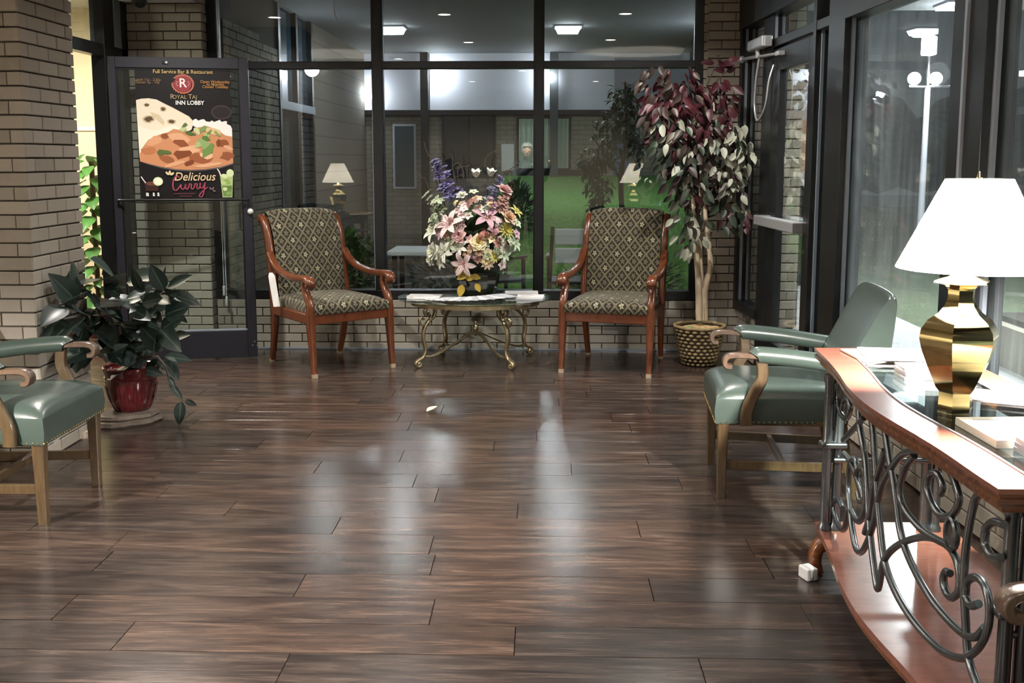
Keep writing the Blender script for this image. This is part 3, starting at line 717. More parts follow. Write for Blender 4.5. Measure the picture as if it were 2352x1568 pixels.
for fx, fy in feet:
    L = hypot(fx, fy); dx, dy = fx / L, fy / L; k = L - 0.30
    side = (-dy, dx, 0)
    def q(r, z): return (dx * r, dy * r, z)
    R0 = L
    # outer S: small scroll under the rim, belly outwards, foot scroll
    c1 = [q(R0 - 0.10, 0.385), q(R0 - 0.075, 0.375), q(R0 - 0.065, 0.40), q(R0 - 0.085, 0.43), q(R0 - 0.12, 0.435), q(R0 - 0.145, 0.405), q(R0 - 0.135, 0.36), q(R0 - 0.09, 0.325), q(R0 - 0.055, 0.27), q(R0 - 0.05, 0.20), q(R0 - 0.065, 0.13), q(R0 - 0.045, 0.075), q(R0 - 0.005, 0.055), q(R0 + 0.015, 0.035), q(R0 + 0.005, 0.014), q(R0 - 0.02, 0.013), q(R0 - 0.028, 0.032)]
    pth = spline(c1, 5)
    lg = obj('scroll_leg', MB().bar(pth, side, 0.034, 0.017), MT['antique'], ct, 50)
    c2 = [q(R0 - 0.055, 0.345), q(R0 - 0.035, 0.36), q(R0 - 0.02, 0.34), q(R0 - 0.03, 0.31), q(R0 - 0.065, 0.305), q(R0 - 0.10, 0.335), q(R0 - 0.115, 0.375)]
    obj('inner_scroll', MB().bar(spline(c2, 5), side, 0.026, 0.013), MT['antique'], lg, 50)
    c3 = [q(R0 - 0.045, 0.082), q(R0 - 0.11, 0.075), q(R0 - 0.2, 0.10), q(0.14, 0.165), q(0.06, 0.205), q(0.012, 0.21)]
    obj('stretcher_arch', MB().bar(spline(c3, 6), side, 0.026, 0.014), MT['antique'], ct, 50)
    obj('foot_boss', MB().ball(q(R0 - 0.008, 0.032), 0.02, 10, 6), MT['antique'], lg, 60)
    obj('upper_bracket', MB().bar(spline([q(R0 - 0.12, 0.435), q(R0 - 0.10, 0.452), q(R0 - 0.05, 0.452)], 4), side, 0.024, 0.012), MT['antique'], lg, 50)
obj('finial', MB().lathe([(0.004, 0.19), (0.022, 0.20), (0.012, 0.218), (0.02, 0.232), (0.024, 0.245), (0.016, 0.262), (0.008, 0.272), (0.012, 0.285), (0.008, 0.296), (0.001, 0.30)], 16), MT['antique'], ct, 50)

def sheet_mesh(w, l, th, mat, edge=None, lines=0, bow=0.0):
    """a thin booklet: page block with a cover and printed lines"""
    m = MB(); n = 6; rows = []
    for k in (0, 1):
        pass
    top = [[(-w / 2 + w * i / n, -l / 2 + l * j / 2, th + bow * sin(pi * i / n)) for i in range(n + 1)] for j in range(3)]
    bot = [[(-w / 2 + w * i / n, -l / 2 + l * j / 2, bow * 0.6 * sin(pi * i / n)) for i in reversed(range(n + 1))] for j in range(3)]
    m.grid(top); m.grid(bot)
    m.grid([[top[0][i] for i in range(n + 1)], [bot[0][n - i] for i in range(n + 1)]][::-1]); m.grid([[top[2][i] for i in range(n + 1)], [bot[2][n - i] for i in range(n + 1)]])
    m.grid([[top[j][0] for j in range(3)], [bot[j][n] for j in range(3)]]); m.grid([[top[j][n] for j in range(3)], [bot[j][0] for j in range(3)]][::-1])
    m.cur = 1
    r = random.Random(int(w * 1000 + l * 77))
    for k in range(lines):
        yy = l * (0.36 - 0.72 * k / max(1, lines - 1)) ; ww = w * r.uniform(0.4, 0.75)
        m.add([(-w * 0.4, yy - 0.003, th + bow + 0.0006), (-w * 0.4 + ww, yy - 0.003, th + bow + 0.0006), (-w * 0.4 + ww, yy + 0.003, th + bow + 0.0006), (-w * 0.4, yy + 0.003, th + bow + 0.0006)], [(0, 1, 2, 3)])
    return m
def booklet(name, w, l, th, loc, rz, label, cat='magazine', group=None, mat='paper', lines=3, bow=0.0, tilt=(0, 0)):
    o = obj(name, sheet_mesh(w, l, th, mat, lines=lines, bow=bow), [MT[mat], MT['ink']], None, 30, loc=loc, rot=(tilt[0], tilt[1], rz))
    tag(o, label, cat, group); return o
# fan of brochures across the glass
ORD = ['first', 'second', 'third', 'fourth', 'fifth', 'sixth', 'seventh', 'eighth', 'ninth', 'tenth', 'eleventh', 'twelfth', 'last']
for i in range(13):
    t = i / 12; ph_ = rad(lerp(212, 306, t)); x = CTX + 0.02 + 0.335 * cos(ph_); y = CTY + 0.03 + 0.295 * sin(ph_)
    booklet('brochure', 0.105, 0.20, 0.002, (x, y, CTZ + 0.001 + 0.0028 * i), rad(lerp(-68, 36, t)), ORD[i] + ' white folded brochure, counting from the poster door, in the fan on the coffee table', 'brochure', 'fanned brochures on the coffee table', 'paper' if i % 2 else 'paper_grey', 4)
booklet('magazine', 0.24, 0.17, 0.006, (CTX - 0.37, CTY - 0.07, CTZ + 0.0005), rad(8), 'thin pale magazine at the end of the coffee table nearer the poster door')
booklet('magazine', 0.24, 0.17, 0.008, (CTX - 0.36, CTY - 0.06, CTZ + 0.007), rad(-4), 'magazine lying on top of the pale magazine on the coffee table')
for i in range(3):
    booklet('magazine', 0.24, 0.15, 0.009, (CTX + 0.325 + 0.006 * i, CTY + 0.06, CTZ + 0.0005 + 0.0095 * i), rad(3 * i - 4), ['bottom magazine of the stack behind the fanned brochures', 'middle magazine of the stack behind the fanned brochures', 'top magazine of the stack behind the fanned brochures'][i], group='magazines stacked beside the vase', mat='paper_grey' if i == 1 else 'paper')
for i in range(2):
    booklet('magazine', 0.19, 0.15, 0.011, (CTX + 0.405, CTY - 0.115 + 0.008 * i, CTZ + 0.0005 + 0.0115 * i), rad(-8 + 5 * i), ['lower booklet at the coffee table edge nearest the patterned chair with the ficus', 'upper booklet at the coffee table edge nearest the patterned chair with the ficus'][i], mat='paper' if i else 'paper_grey')

# ------------------------------------------------------------------ serpentine console table
cn = empty('console_table', (0, 0, 0), 0, 'serpentine cherry-wood console with glass inset and pewter scrollwork', 'table')
FR = [(1.006, 3.83), (0.991, 3.60), (0.966, 3.37), (0.936, 3.16), (0.922, 2.95), (0.930, 2.76), (0.948, 2.58), (0.957, 2.42), (0.960, 2.28), (0.965, 2.16)]
BK = 1.47
FRS = [tuple(p[:2]) for p in spline([(a, b, 0) for a, b in FR], 5)]
def xf(Y):
    for (a, b), (c, d) in zip(FRS, FRS[1:]):
        if (b - Y) * (d - Y) <= 0: return lerp(a, c, (Y - b) / (d - b)) if d != b else a
    return FRS[0][0] if Y > FRS[0][1] else FRS[-1][0]
def outline(off, y0=2.16, y1=3.83, back=BK):
    ys = [lerp(y1 - max(off, 0), y0 + max(off, 0), i / 40) for i in range(41)]
    return [(xf(min(max(yy, 2.16), 3.83)) + off, yy) for yy in ys] + [(back - max(off, 0), y0 + max(off, 0)), (back - max(off, 0), y1 - max(off, 0))]
def ring_solid(o, i, z0, z1):
    n = len(o); m = MB()
    vs = [(p[0], p[1], z1) for p in o] + [(p[0], p[1], z1) for p in i] + [(p[0], p[1], z0) for p in o] + [(p[0], p[1], z0) for p in i]
    fs = []
    for k in range(n):
        k2 = (k + 1) % n
        fs += [(k, k2, n + k2, n + k), (2 * n + k2, 2 * n + k, 3 * n + k, 3 * n + k2), (k2, k, 2 * n + k, 2 * n + k2), (n + k, n + k2, 3 * n + k2, 3 * n + k)]
    return m.add(vs, fs)
inn = outline(0.105); inn_deep = outline(0.10)
obj('top_rim', ring_solid(outline(0), inn, 0.768, 0.78), MT['cherry'], cn, 30)
obj('top_moulding', ring_solid(outline(0.007), inn_deep, 0.757, 0.768), MT['cherry_edge'], cn, 30)
obj('top_moulding', ring_solid(outline(0.001), inn_deep, 0.746, 0.757), MT['cherry_edge'], cn, 30)
obj('top_moulding', ring_solid(outline(0.02), inn_deep, 0.722, 0.746), MT['cherry_edge'], cn, 30)
obj('glass_inset', MB().prism(inn, 0.774, 0.782), MT['glass_table'], cn, 30)
obj('inset_edge', ring_solid(outline(0.103), outline(0.109), 0.779, 0.7835), MT['bead'], cn, 30)
sh_o = outline(0.0, 2.12, 3.70)
obj('lower_shelf', MB().prism(sh_o, 0.138, 0.16), MT['cherry'], cn, 30)
obj('shelf_edge', MB().prism(outline(0.012, 2.12, 3.70), 0.112, 0.138), MT['cherry_edge'], cn, 30)
for x, y, sx in ((1.0, 3.62, 1), (1.41, 3.62, -1), (1.0, 2.22, 1), (1.41, 2.22, -1)):
    o = obj('bracket_foot', MB().bar(spline([(x + sx * 0.05, y, 0.115), (x + sx * 0.0, y, 0.10), (x - sx * 0.018, y, 0.055), (x - sx * 0.008, y, 0.0)], 5), (0, 1, 0), 0.05, [0.05] * 6 + [0.04] * 10), MT['cherry_edge'], cn, 50)
    p = empty('corner_post', (x + sx * (0.03 if y > 3 else 0.055), y + (0.02 if y < 3 else 0), 0)); p.parent = cn
    for k in (-1, 1):
        pr = [(0.024, 0.16), (0.024, 0.172), (0.018, 0.182), (0.0165, 0.2), (0.0165, 0.458), (0.023, 0.468), (0.023, 0.478), (0.0165, 0.49), (0.0165, 0.69), (0.021, 0.70), (0.021, 0.722)]
        obj('post_rod', MB().lathe(pr, 16, (k * 0.019, 0, 0)), MT['iron'], p, 40)
    obj('post_collar', MB().bb(-0.046, 0.046, -0.026, 0.026, 0.462, 0.482), MT['iron'], p, bevel=0.006)
for y in (2.24, 3.60):
    obj('end_rail', MB().tube([(1.03, y, 0.42), (1.44, y, 0.42)], 0.009, 8), MT['iron'], cn, 60)
# scrollwork in the front, lying on the curved front face
def tr(pts, k=6):
    out = []
    for a, b in pts:
        x, y = a / 1.94 + 1850, b / 1.94 + 760
        X = 1.0
        for _ in range(6): X = xf(min(max(atx(x, y, X).y, 2.16), 3.83)) + 0.045
        p = atx(x, y, X)
        out.append(Vector((p.x, min(max(p.y, 2.14), 3.80), min(max(p.z, 0.168), 0.722))))
    return spline(out, k)
SCR = [
 [(520, 520), (440, 545), (390, 600), (345, 680), (320, 770), (305, 850), (280, 930), (250, 985), (225, 965), (207, 870), (198, 780), (190, 690), (200, 595), (218, 570), (230, 605), (226, 640)],
 [(237, 345), (243, 430), (262, 540), (275, 690), (280, 800), (292, 940), (305, 1050), (322, 1150), (338, 1080), (350, 1025), (385, 975), (450, 935), (540, 918), (625, 950), (670, 1010), (687, 1085), (684, 1155), (655, 1188), (628, 1165), (615, 1112), (625, 1072), (645, 1080)],
 [(295, 385), (308, 540), (318, 700), (330, 850), (350, 1015), (385, 1125), (445, 1240), (525, 1345), (605, 1422), (680, 1455), (730, 1447), (785, 1395), (816, 1310), (818, 1210), (795, 1125), (755, 1096), (722, 1120), (714, 1180), (738, 1222), (772, 1215)],
 [(352, 430), (372, 560), (400, 720), (425, 900), (470, 1030), (545, 1170), (625, 1275), (705, 1350), (760, 1362), (800, 1320)],
 [(485, 555), (445, 610), (420, 700), (432, 775), (485, 850), (545, 905), (635, 955)],
 [(640, 598), (668, 680), (684, 755), (655, 818), (605, 822), (562, 765), (540, 690), (556, 640), (588, 638), (610, 690), (600, 728)],
 [(800, 690), (760, 745), (735, 840), (715, 970), (706, 1110), (712, 1260), (726, 1450), (762, 1568), (790, 1640)],
 [(885, 862), (840, 850), (806, 882), (800, 950), (830, 1003), (868, 1010)],
 [(150, 205), (143, 300), (160, 370), (184, 388), (200, 340), (190, 305), (172, 315), (165, 350)],
 [(170, 485), (235, 415), (262, 385)], [(172, 545), (205, 590), (245, 700), (262, 755), (245, 760), (235, 720)],
 [(205, 800), (225, 840), (245, 845), (262, 800), (268, 700), (262, 620), (250, 640)],
 [(190, 790), (175, 880), (150, 870), (128, 800), (130, 765), (150, 752), (165, 790)],
 [(355, 530), (330, 620), (300, 720), (285, 830), (265, 900)],
]
for s in SCR:
    pts = tr(s); obj('iron_scroll', MB().tube(pts, 0.0098, 10), MT['iron'], cn, 60)
rp = tr([(660, 905), (660, 906)], 1)[0]
ro_ = MB(); ro_.ball((0, 0, 0), 0.034, 18, 8, (0.3, 1, 1.25)); ro_.tube([(-0.008, 0.03 * cos(a), 0.038 * sin(a)) for a in [2 * pi * i / 20 for i in range(20)]], 0.006, 6, closed=True)
obj('rosette', ro_, MT['iron'], cn, 50, loc=tuple(rp))

# ------------------------------------------------------------------ brass table lamps
N = NT('lamp_shade_fabric')
MT['shade'] = N.surf(N.n('ShaderNodeMixShader', {0: 0.55, 1: N.n('ShaderNodeBsdfDiffuse', {0: lin('#f6f1e6')}), 2: N.n('ShaderNodeBsdfTranslucent', {0: lin('#fdf6e8')})}))
MT['bulb'] = emit_mat('lit_bulb', '#fff1d8', 30.0)
def lamp(loc, label, watts, dx=0.0):
    e = empty('table_lamp', loc, 0, label, 'lamp', 'brass table lamps')
    prof = [(0.046, 0), (0.049, 0.008), (0.047, 0.016), (0.046, 0.05), (0.056, 0.062), (0.078, 0.11), (0.100, 0.165), (0.1085, 0.20), (0.105, 0.225), (0.088, 0.25), (0.060, 0.27), (0.043, 0.292), (0.036, 0.315), (0.037, 0.335), (0.048, 0.346), (0.066, 0.351)]
    obj('lamp_body', MB().lathe(prof, 6, rot0=rad(-120)), MT['brass'], e, 34)
    obj('body_cap', MB().lathe([(0.066, 0.350), (0.078, 0.3535), (0.076, 0.358), (0.045, 0.367), (0.024, 0.377), (0.012, 0.39)], 6, rot0=rad(-120)), MT['brass'], e, 34)
    obj('socket', MB().lathe([(0.010, 0.385), (0.007, 0.39), (0.006, 0.396)], 14, (dx * 0.5, 0, 0)), MT['brass'], e, 40)
    m = MB(); n = 48; a, b, z0, z1 = 0.203, 0.086, 0.392, 0.634
    rows = [[((r) * cos(2 * pi * j / n) + dx, (r) * sin(2 * pi * j / n), z) for j in range(n + 1)] for r, z in ((a, z0), (lerp(a, b, .5), (z0 + z1) / 2), (b, z1))]
    m.grid(rows); obj('lamp_shade', m, MT['shade'], e, 30)
    obj('bulb', MB().ball((dx, 0, 0.502), 0.022, 14, 10, (1, 1, 1.3)), MT['bulb'], e, 60)
    obj('finial', MB().lathe([(0.004, 0.60), (0.004, 0.632), (0.008, 0.638), (0.002, 0.655)], 10, (dx, 0, 0)), MT['brass'], e, 40)
    obj('harp', MB().tube(spline([(dx + 0.018, 0, 0.45), (dx + 0.05, 0, 0.50), (dx + 0.035, 0, 0.59), (dx, 0, 0.615), (dx - 0.035, 0, 0.59), (dx - 0.05, 0, 0.50), (dx - 0.018, 0, 0.45)], 5), 0.002, 5), MT['brass'], e, 60)
    light('lamp_light', 'POINT', (dx, 0, 0.447), watts, (1.0, 0.95, 0.88), 0.03, parent=e)
    return e
lamp((1.148, 2.87, 0.7825), 'lit brass table lamp with a white conical shade on the console', 400, 0.03)
# papers on the console
booklet('magazine', 0.30, 0.22, 0.006, (1.24, 3.66, 0.783), rad(4), 'white magazine at the far end of the console under a second one')
booklet('magazine', 0.29, 0.21, 0.008, (1.27, 3.63, 0.7895), rad(-7), 'white magazine lying on another at the far end of the console')
for i in range(4):
    booklet('brochure', 0.21, 0.11, 0.008, (1.245 + 0.004 * (i % 2), 3.30 + 0.004 * i, 0.783 + 0.0085 * i), rad(2 * (i % 3) - 2), ['bottom', 'second from bottom', 'third from bottom', 'topmost'][i] + ' brochure of the small stack behind the lamp', 'brochure', 'brochure stack behind the lamp', 'paper_grey' if i % 2 else 'paper')
booklet('magazine', 0.30, 0.23, 0.020, (1.235, 2.585, 0.783), rad(2), 'thick cream booklet lying in front of the lamp on the console', mat='paper_cream', lines=2)
for i in range(3):
    booklet('magazine', 0.23, 0.29, 0.011, (1.245 - 0.003 * i, 2.31 - 0.004 * i, 0.783 + 0.0115 * i), rad(3 - 2 * i), ['bottom', 'middle', 'top'][i] + ' grey-edged pad at the near end of the console', 'notepad', 'pads at the near end of the console', 'paper' if i == 2 else 'paper_grey', 2)
booklet('magazine', 0.20, 0.16, 0.005, (1.345, 3.0, 0.783), rad(-25), 'loose white sheet lying behind the lamp base', 'sheet', lines=2)

# side table with the second lamp, left of the camera (seen only as a reflection in the back window)
stb = empty('side_table', (-2.62, 2.72, 0), 0, 'dark wooden side table under the second lamp', 'table')
obj('table_top', MB().bb(-0.42, 0.42, -0.32, 0.32, 0.74, 0.78), MT['darkoak'], stb, bevel=0.006)
obj('apron', MB().bb(-0.37, 0.37, -0.27, 0.27, 0.66, 0.74), MT['darkoak'], stb)
for sx in (-1, 1):
    for sy in (-1, 1): obj('leg', MB().bar([(sx * 0.35, sy * 0.25, 0), (sx * 0.35, sy * 0.25, 0.67)], (1, 0, 0), [0.03, 0.05], [0.03, 0.05]), MT['darkoak'], stb, 40)
lamp((-2.62, 2.72, 0.7805), 'second brass table lamp, reflected in the back window', 210)
# ------------------------------------------------------------------ the open glass door with the restaurant poster
D1L, D1A = Vector((-3.06, 7.43, 0)), atan2(0.19, 0.94)
d1 = empty('door_1', D1L, D1A, 'open charcoal glass door with a poster, swung against the brick pier', 'door', kind='structure')
def dbx(name, u0, u1, z0, z1, y0=-0.022, y1=0.022, mat='alu2', bevel=0.003): return obj(name, MB().bb(u0, u1, y0, y1, z0, z1), MT[mat], d1, bevel=bevel)
dbx('stile', 0, 0.05, 0.012, 2.185); dbx('stile', 0.895, 0.96, 0.012, 2.185); dbx('rail', 0.05, 0.895, 2.108, 2.185); dbx('rail', 0.05, 0.895, 0.012, 0.212)
dbx('glazing_bead', 0.05, 0.895, 0.212, 0.224, -0.02, 0.02, 'bead'); dbx('gasket', 0.05, 0.062, 0.224, 2.108, -0.012, 0.012, 'blackmetal', 0); dbx('gasket', 0.883, 0.895, 0.224, 2.108, -0.012, 0.012, 'blackmetal', 0); dbx('gasket', 0.062, 0.883, 2.096, 2.108, -0.012, 0.012, 'blackmetal', 0)
obj('pane', MB().bb(0.06, 0.885, -0.003, 0.003, 0.222, 2.098), MT['glass_door'], d1)
obj('push_bar', MB().tube([(0.03, -0.022, 1.178), (0.035, -0.055, 1.178), (0.06, -0.06, 1.178), (0.90, -0.06, 1.178), (0.925, -0.055, 1.178), (0.93, -0.022, 1.178)], 0.009, 10), MT['blackmetal'], d1, 50)
obj('pull_handle', MB().tube(spline([(0.915, 0.022, 1.15), (0.87, 0.06, 1.15), (0.862, 0.062, 1.10), (0.862, 0.062, 1.0), (0.868, 0.06, 0.955), (0.915, 0.022, 0.95)], 5), 0.010, 8), MT['blackmetal'], d1, 60)
obj('lock_highlight', MB().ball((0.945, -0.03, 1.09), 0.022, 16, 10), MT['white_plastic'], d1, 60)  # white ball stands in for the highlight on the lock cylinder
for u, z in ((0.945, 0.125), (0.928, 0.098), (0.962, 0.096)): obj('screw_head', MB().ball((u, -0.022, z), 0.0075, 8, 5), MT['chrome'], d1, 60)
dbx('top_latch', 0.37, 0.41, 2.135, 2.158, -0.028, -0.02, 'blackmetal'); dbx('latch_plate', 0.392, 0.408, 2.14, 2.155, -0.031, -0.026, 'white_plastic', 0)
dbx('stile_mark', 0.11, 0.135, 0.94, 0.946, -0.0045, -0.0035, 'white_plastic', 0)

PW_, PH_ = 0.655, 0.918; PO = (0.178, -0.006, 1.187)
pst = empty('restaurant_poster', D1L, D1A, 'black curry restaurant poster with gold lettering fixed to the glass door', 'poster')
PC = {}
def pc(hexc):
    if hexc not in PC: PC[hexc] = P('print_' + hexc[1:], hexc, 0.35, noise=0.0)
    return PC[hexc]
_lay = [0]
def pz(x, y):       # poster layout read on its own sheet (0..957 wide, 0..1350 high from the foot)
    return (PO[0] + (x - 195) / 957 * PW_, PO[2] + (1465 - y) / 1350 * PH_)
def sheet(name, m, col):
    return obj(name, m, pc(col) if isinstance(col, str) else col, pst)
def poly(name, pts, col, layer=None):
    _lay[0] += 1; y = PO[1] - 0.0012 - 0.00012 * _lay[0]
    m = MB(); m.add([(pz(*p)[0], y, pz(*p)[1]) for p in pts], [tuple(range(len(pts)))])
    return sheet(name, m, col)
def blob(cx, cy, rx, ry=None, n=18, rot=0, jag=0.0, seed=1):
    ry = ry or rx; r = random.Random(seed); o = []
    for i in range(n):
        a = 2 * pi * i / n; k = 1 + r.uniform(-jag, jag); x, y = rx * k * cos(a), ry * k * sin(a)
        o.append((cx + x * cos(rot) - y * sin(rot), cy + x * sin(rot) + y * cos(rot)))
    return o[::-1]
obj('poster_sheet', MB().bb(PO[0], PO[0] + PW_, PO[1] - 0.0008, PO[1] + 0.001, PO[2], PO[2] + PH_), P('poster_black', '#19181b', 0.3), pst)
poly('pan_picture', blob(1050, 560, 105, 75), '#46323a'); poly('pan_picture', blob(1050, 560, 92, 62), '#221e21')
poly('naan_picture', [(196, 440), (250, 425), (320, 420), (400, 432), (470, 470), (560, 515), (640, 560), (720, 605), (765, 660), (740, 740), (640, 800), (450, 850), (330, 920), (260, 1000), (205, 1040)][::-1], '#e9ddc6')
poly('naan_picture', [(200, 700), (280, 730), (380, 755), (480, 720), (560, 690), (620, 720), (560, 780), (420, 830), (300, 900), (230, 1000), (205, 1020)][::-1], '#f0e7d4')
poly('naan_picture', [(330, 560), (420, 590), (470, 660), (460, 700), (400, 650), (350, 600)][::-1], '#d3c2a2')
for k, (x, y, a, b) in enumerate([(300, 490, 20, 14), (462, 530, 22, 18), (312, 635, 40, 26), (542, 660, 30, 18)]):
    poly('char_mark', blob(x, y, a * 1.5, b * 1.5, jag=.1, seed=k), '#c4b190'); poly('char_mark', blob(x, y, a, b, jag=.2, seed=k), '#5d4a38')
rice = [(755, 700), (760, 640), (790, 628), (812, 648), (840, 636), (870, 632), (890, 655), (930, 660), (948, 645), (972, 660), (1000, 650), (1030, 638), (1048, 660), (1085, 650), (1105, 655), (1100, 680), (1140, 700), (1152, 730), (1152, 830), (1000, 800), (860, 760)]
poly('rice_picture', rice[::-1], '#efeae4')
poly('bowl_picture', [(203, 1075), (300, 1110), (420, 1145), (560, 1170), (700, 1178), (860, 1170), (1020, 1148), (1152, 1105), (1152, 1060), (700, 1120), (210, 1050)], '#5d5658')
poly('curry_picture', [(208, 1072), (208, 1000), (240, 930), (300, 850), (400, 800), (500, 770), (560, 735), (640, 750), (740, 765), (800, 720), (900, 705), (1000, 740), (1080, 800), (1152, 815), (1152, 1092), (1020, 1132), (860, 1156), (700, 1163), (560, 1155), (420, 1130), (300, 1100)], '#c98b63')
CH = [(360, 860, 90, 45, '#d89d76'), (470, 815, 48, 30, '#8a5134'), (300, 960, 70, 40, '#b97650'), (600, 830, 110, 50, '#dba681'), (630, 885, 90, 42, '#8e4f31'), (700, 960, 120, 50, '#e0ac8a'), (640, 1000, 100, 45, '#7f4529'), (830, 1040, 115, 62, '#9a5a39'), (880, 1010, 70, 36, '#e3b592'), (470, 1050, 90, 36, '#9b5d3c'), (700, 1090, 60, 26, '#7c4328'), (1060, 880, 62, 34, '#8f5233'), (1090, 1020, 66, 44, '#93563a'), (1010, 880, 24, 44, '#7c4529'), (1110, 930, 50, 22, '#dca581'), (560, 1100, 120, 24, '#dba27c'), (900, 1110, 140, 22, '#dda883'), (420, 985, 40, 24, '#5c6a3b'), (960, 760, 90, 34, '#d9b98c')]
for k, (x, y, a, b, c) in enumerate(CH): poly('curry_piece', blob(x, y, a, b, 9, rot=0.3 * ((k % 5) - 2) * 0.5, jag=.25, seed=k + 3), c)
HB = [(670, 700, 32, 20, '#5a7343'), (660, 740, 34, 24, '#b9c48e'), (730, 785, 52, 24, '#4e6836'), (800, 760, 44, 30, '#c6cc98'), (850, 735, 56, 28, '#7f9659'), (890, 800, 40, 34, '#a8b878'), (880, 835, 44, 26, '#55773a'), (870, 900, 96, 52, '#8ea468'), (900, 960, 86, 40, '#6f8c4c'), (800, 900, 40, 34, '#a9b67c'), (470, 975, 62, 24, '#5c6c3c'), (1000, 785, 44, 14, '#8a9a5c'), (920, 770, 30, 14, '#6e8449')]
for k, (x, y, a, b, c) in enumerate(HB): poly('herb_picture', blob(x, y, a, b, 9, rot=0.5 * ((k % 4) - 1.5), jag=.3, seed=k + 40), c)
# emblem
for i in range(22):
    a = rad(-68 + i * (316 / 21)) - pi / 2 + rad(22); x, y = 672 + 104 * cos(a), 270 + 92 * sin(a)
    poly('wreath_leaf', blob(x, y, 20, 9, 8, rot=a + pi / 2 + 0.5), '#b96a55')
poly('emblem_disc', blob(672, 268, 88, 80, 30), '#a8434a'); poly('emblem_disc', blob(672, 268, 80, 72, 30), '#98363c')
for sx in (-1, 1):
    for dy in (-18, 0, 18): poly('emblem_dot', blob(672 + sx * (56 if dy else 64), 268 + dy, 5, 4.5, 8), '#f0e2dc')
def text(s, x, y, size, col, shear=0.0, bold=0.0, wide=1.0, name='lettering'):
    cu = bpy.data.curves.new('t', 'FONT'); cu.body = s; cu.size = size / 1350 * PH_ * 1.42; cu.align_x = 'CENTER'; cu.shear = shear; cu.offset = bold; cu.resolution_u = 3; cu.space_character = 1.0
    to = bpy.data.objects.new('t', cu); COL.objects.link(to); bpy.context.view_layer.update()
    me = bpy.data.meshes.new_from_object(to.evaluated_get(bpy.context.evaluated_depsgraph_get()))
    bpy.data.objects.remove(to); me.name = name; me.materials.clear(); me.materials.append(pc(col))
    _lay[0] += 1; px, pzz = pz(x, y)
    o = bpy.data.objects.new(name, me); COL.objects.link(o); o.parent = pst
    o.location = (px, PO[1] - 0.0012 - 0.00012 * _lay[0], pzz); o.rotation_euler = (pi / 2, 0, 0); o.scale = (wide, 1, 1)
    return o
text('R', 672, 303, 92, '#f6efea', bold=0.0012)
text('Full Service Bar & Restaurant', 678, 163, 38, '#d8b878', bold=0.0004, wide=0.95)
text('Lunch 11a - 2:30p', 322, 243, 28, '#9b7d58', wide=0.93); text('Dinner 5p - 10p', 322, 270, 28, '#9b7d58', wide=0.93)
text('Open Wednesday', 998, 258, 29, '#c08a4a', bold=0.0003); text('to Monday', 1000, 284, 29, '#c08a4a', bold=0.0003); text('Closed Tuesday', 998, 310, 29, '#c08a4a', bold=0.0003)
text('R', 560, 424, 50, '#b3a078', wide=0.95); text('OYAL', 634, 424, 40, '#b3a078', wide=0.98); text('T', 742, 424, 50, '#b3a078', wide=0.95); text('AJ', 785, 424, 40, '#b3a078')
text('INN LOBBY', 735, 484, 42, '#f2f0ec', bold=0.0009, wide=0.95)
text('Delicious', 752, 1275, 88, '#dcc39a', shear=0.28, bold=0.0006, wide=0.9)
def stroke(pts, w, col, name='lettering'):
    q = spline([(a, b, 0) for a, b in pts], 6); _lay[0] += 1; y = PO[1] - 0.0012 - 0.00012 * _lay[0]; m = MB(); L = []; Rr = []
    for i, p in enumerate(q):
        t = (q[min(i + 1, len(q) - 1)] - q[max(i - 1, 0)]).normalized(); nn = Vector((-t.y, t.x, 0)); k = w * (0.55 + 0.45 * abs(t.y))
        L.append(p + nn * k / 2); Rr.append(p - nn * k / 2)
    m.grid([[(pz(p.x, p.y)[0], y, pz(p.x, p.y)[1]) for p in L], [(pz(p.x, p.y)[0], y, pz(p.x, p.y)[1]) for p in Rr]])
    o = sheet(name, m, col); return o
CU = '#a04a5e'
stroke([(600, 1245), (575, 1225), (545, 1255), (530, 1310), (535, 1365), (560, 1378), (590, 1350), (610, 1320)], 15, CU)            # C
stroke([(612, 1315), (612, 1350), (628, 1368), (648, 1350), (660, 1312), (658, 1352), (672, 1368), (690, 1345)], 13, CU)            # u
stroke([(690, 1345), (700, 1310), (718, 1318), (714, 1350), (728, 1366), (748, 1340)], 13, CU)                                      # r
stroke([(748, 1340), (758, 1308), (776, 1316), (772, 1350), (786, 1364), (804, 1338)], 13, CU)                                      # r
stroke([(808, 1300), (806, 1340), (822, 1356), (842, 1335), (858, 1295), (850, 1350), (838, 1410), (818, 1448), (795, 1440), (812, 1405), (850, 1370), (880, 1345)], 13, CU)  # y
for k, (x0, x1, yy) in enumerate(((535, 750, 1412), (590, 720, 1438))): poly('caption_line', [(x0, yy - 4), (x0, yy + 4), (x1, yy + 4), (x1, yy - 4)], '#6d3a44')
for a, c in ((-0.7, '#dcc9a2'), (0.1, '#dcc9a2'), (0.95, '#dcc9a2')): poly('leaf_mark', blob(500 + 34 * sin(a), 1222 - 30 * cos(a), 12, 24, 10, rot=a), c)
for a in (-0.6, 0.5, 1.9): poly('leaf_mark', blob(925 + 24 * sin(a), 1378 - 22 * cos(a), 9, 17, 10, rot=a), '#7d6268')
poly('drink_picture', [(245, 1300), (255, 1385), (380, 1385), (390, 1300)], '#3b2622'); poly('drink_picture', blob(320, 1305, 60, 22, jag=.1), '#6b4038'); poly('lime_picture', blob(382, 1283, 50, 46), '#d6e0b4'); poly('lime_picture', blob(382, 1283, 38, 35), '#eef2d8')
stroke([(214, 1232), (236, 1268), (258, 1300)], 12, '#e6ded6', 'straw_picture')
for x in (272, 332, 378): poly('ice_picture', [(x - 16 if x < 300 else x - 8, 1400), (x - 16 if x < 300 else x - 8, 1438), (x + 12, 1438), (x + 10, 1402)], '#d9d9d6')  # printed ice at the foot of the drink
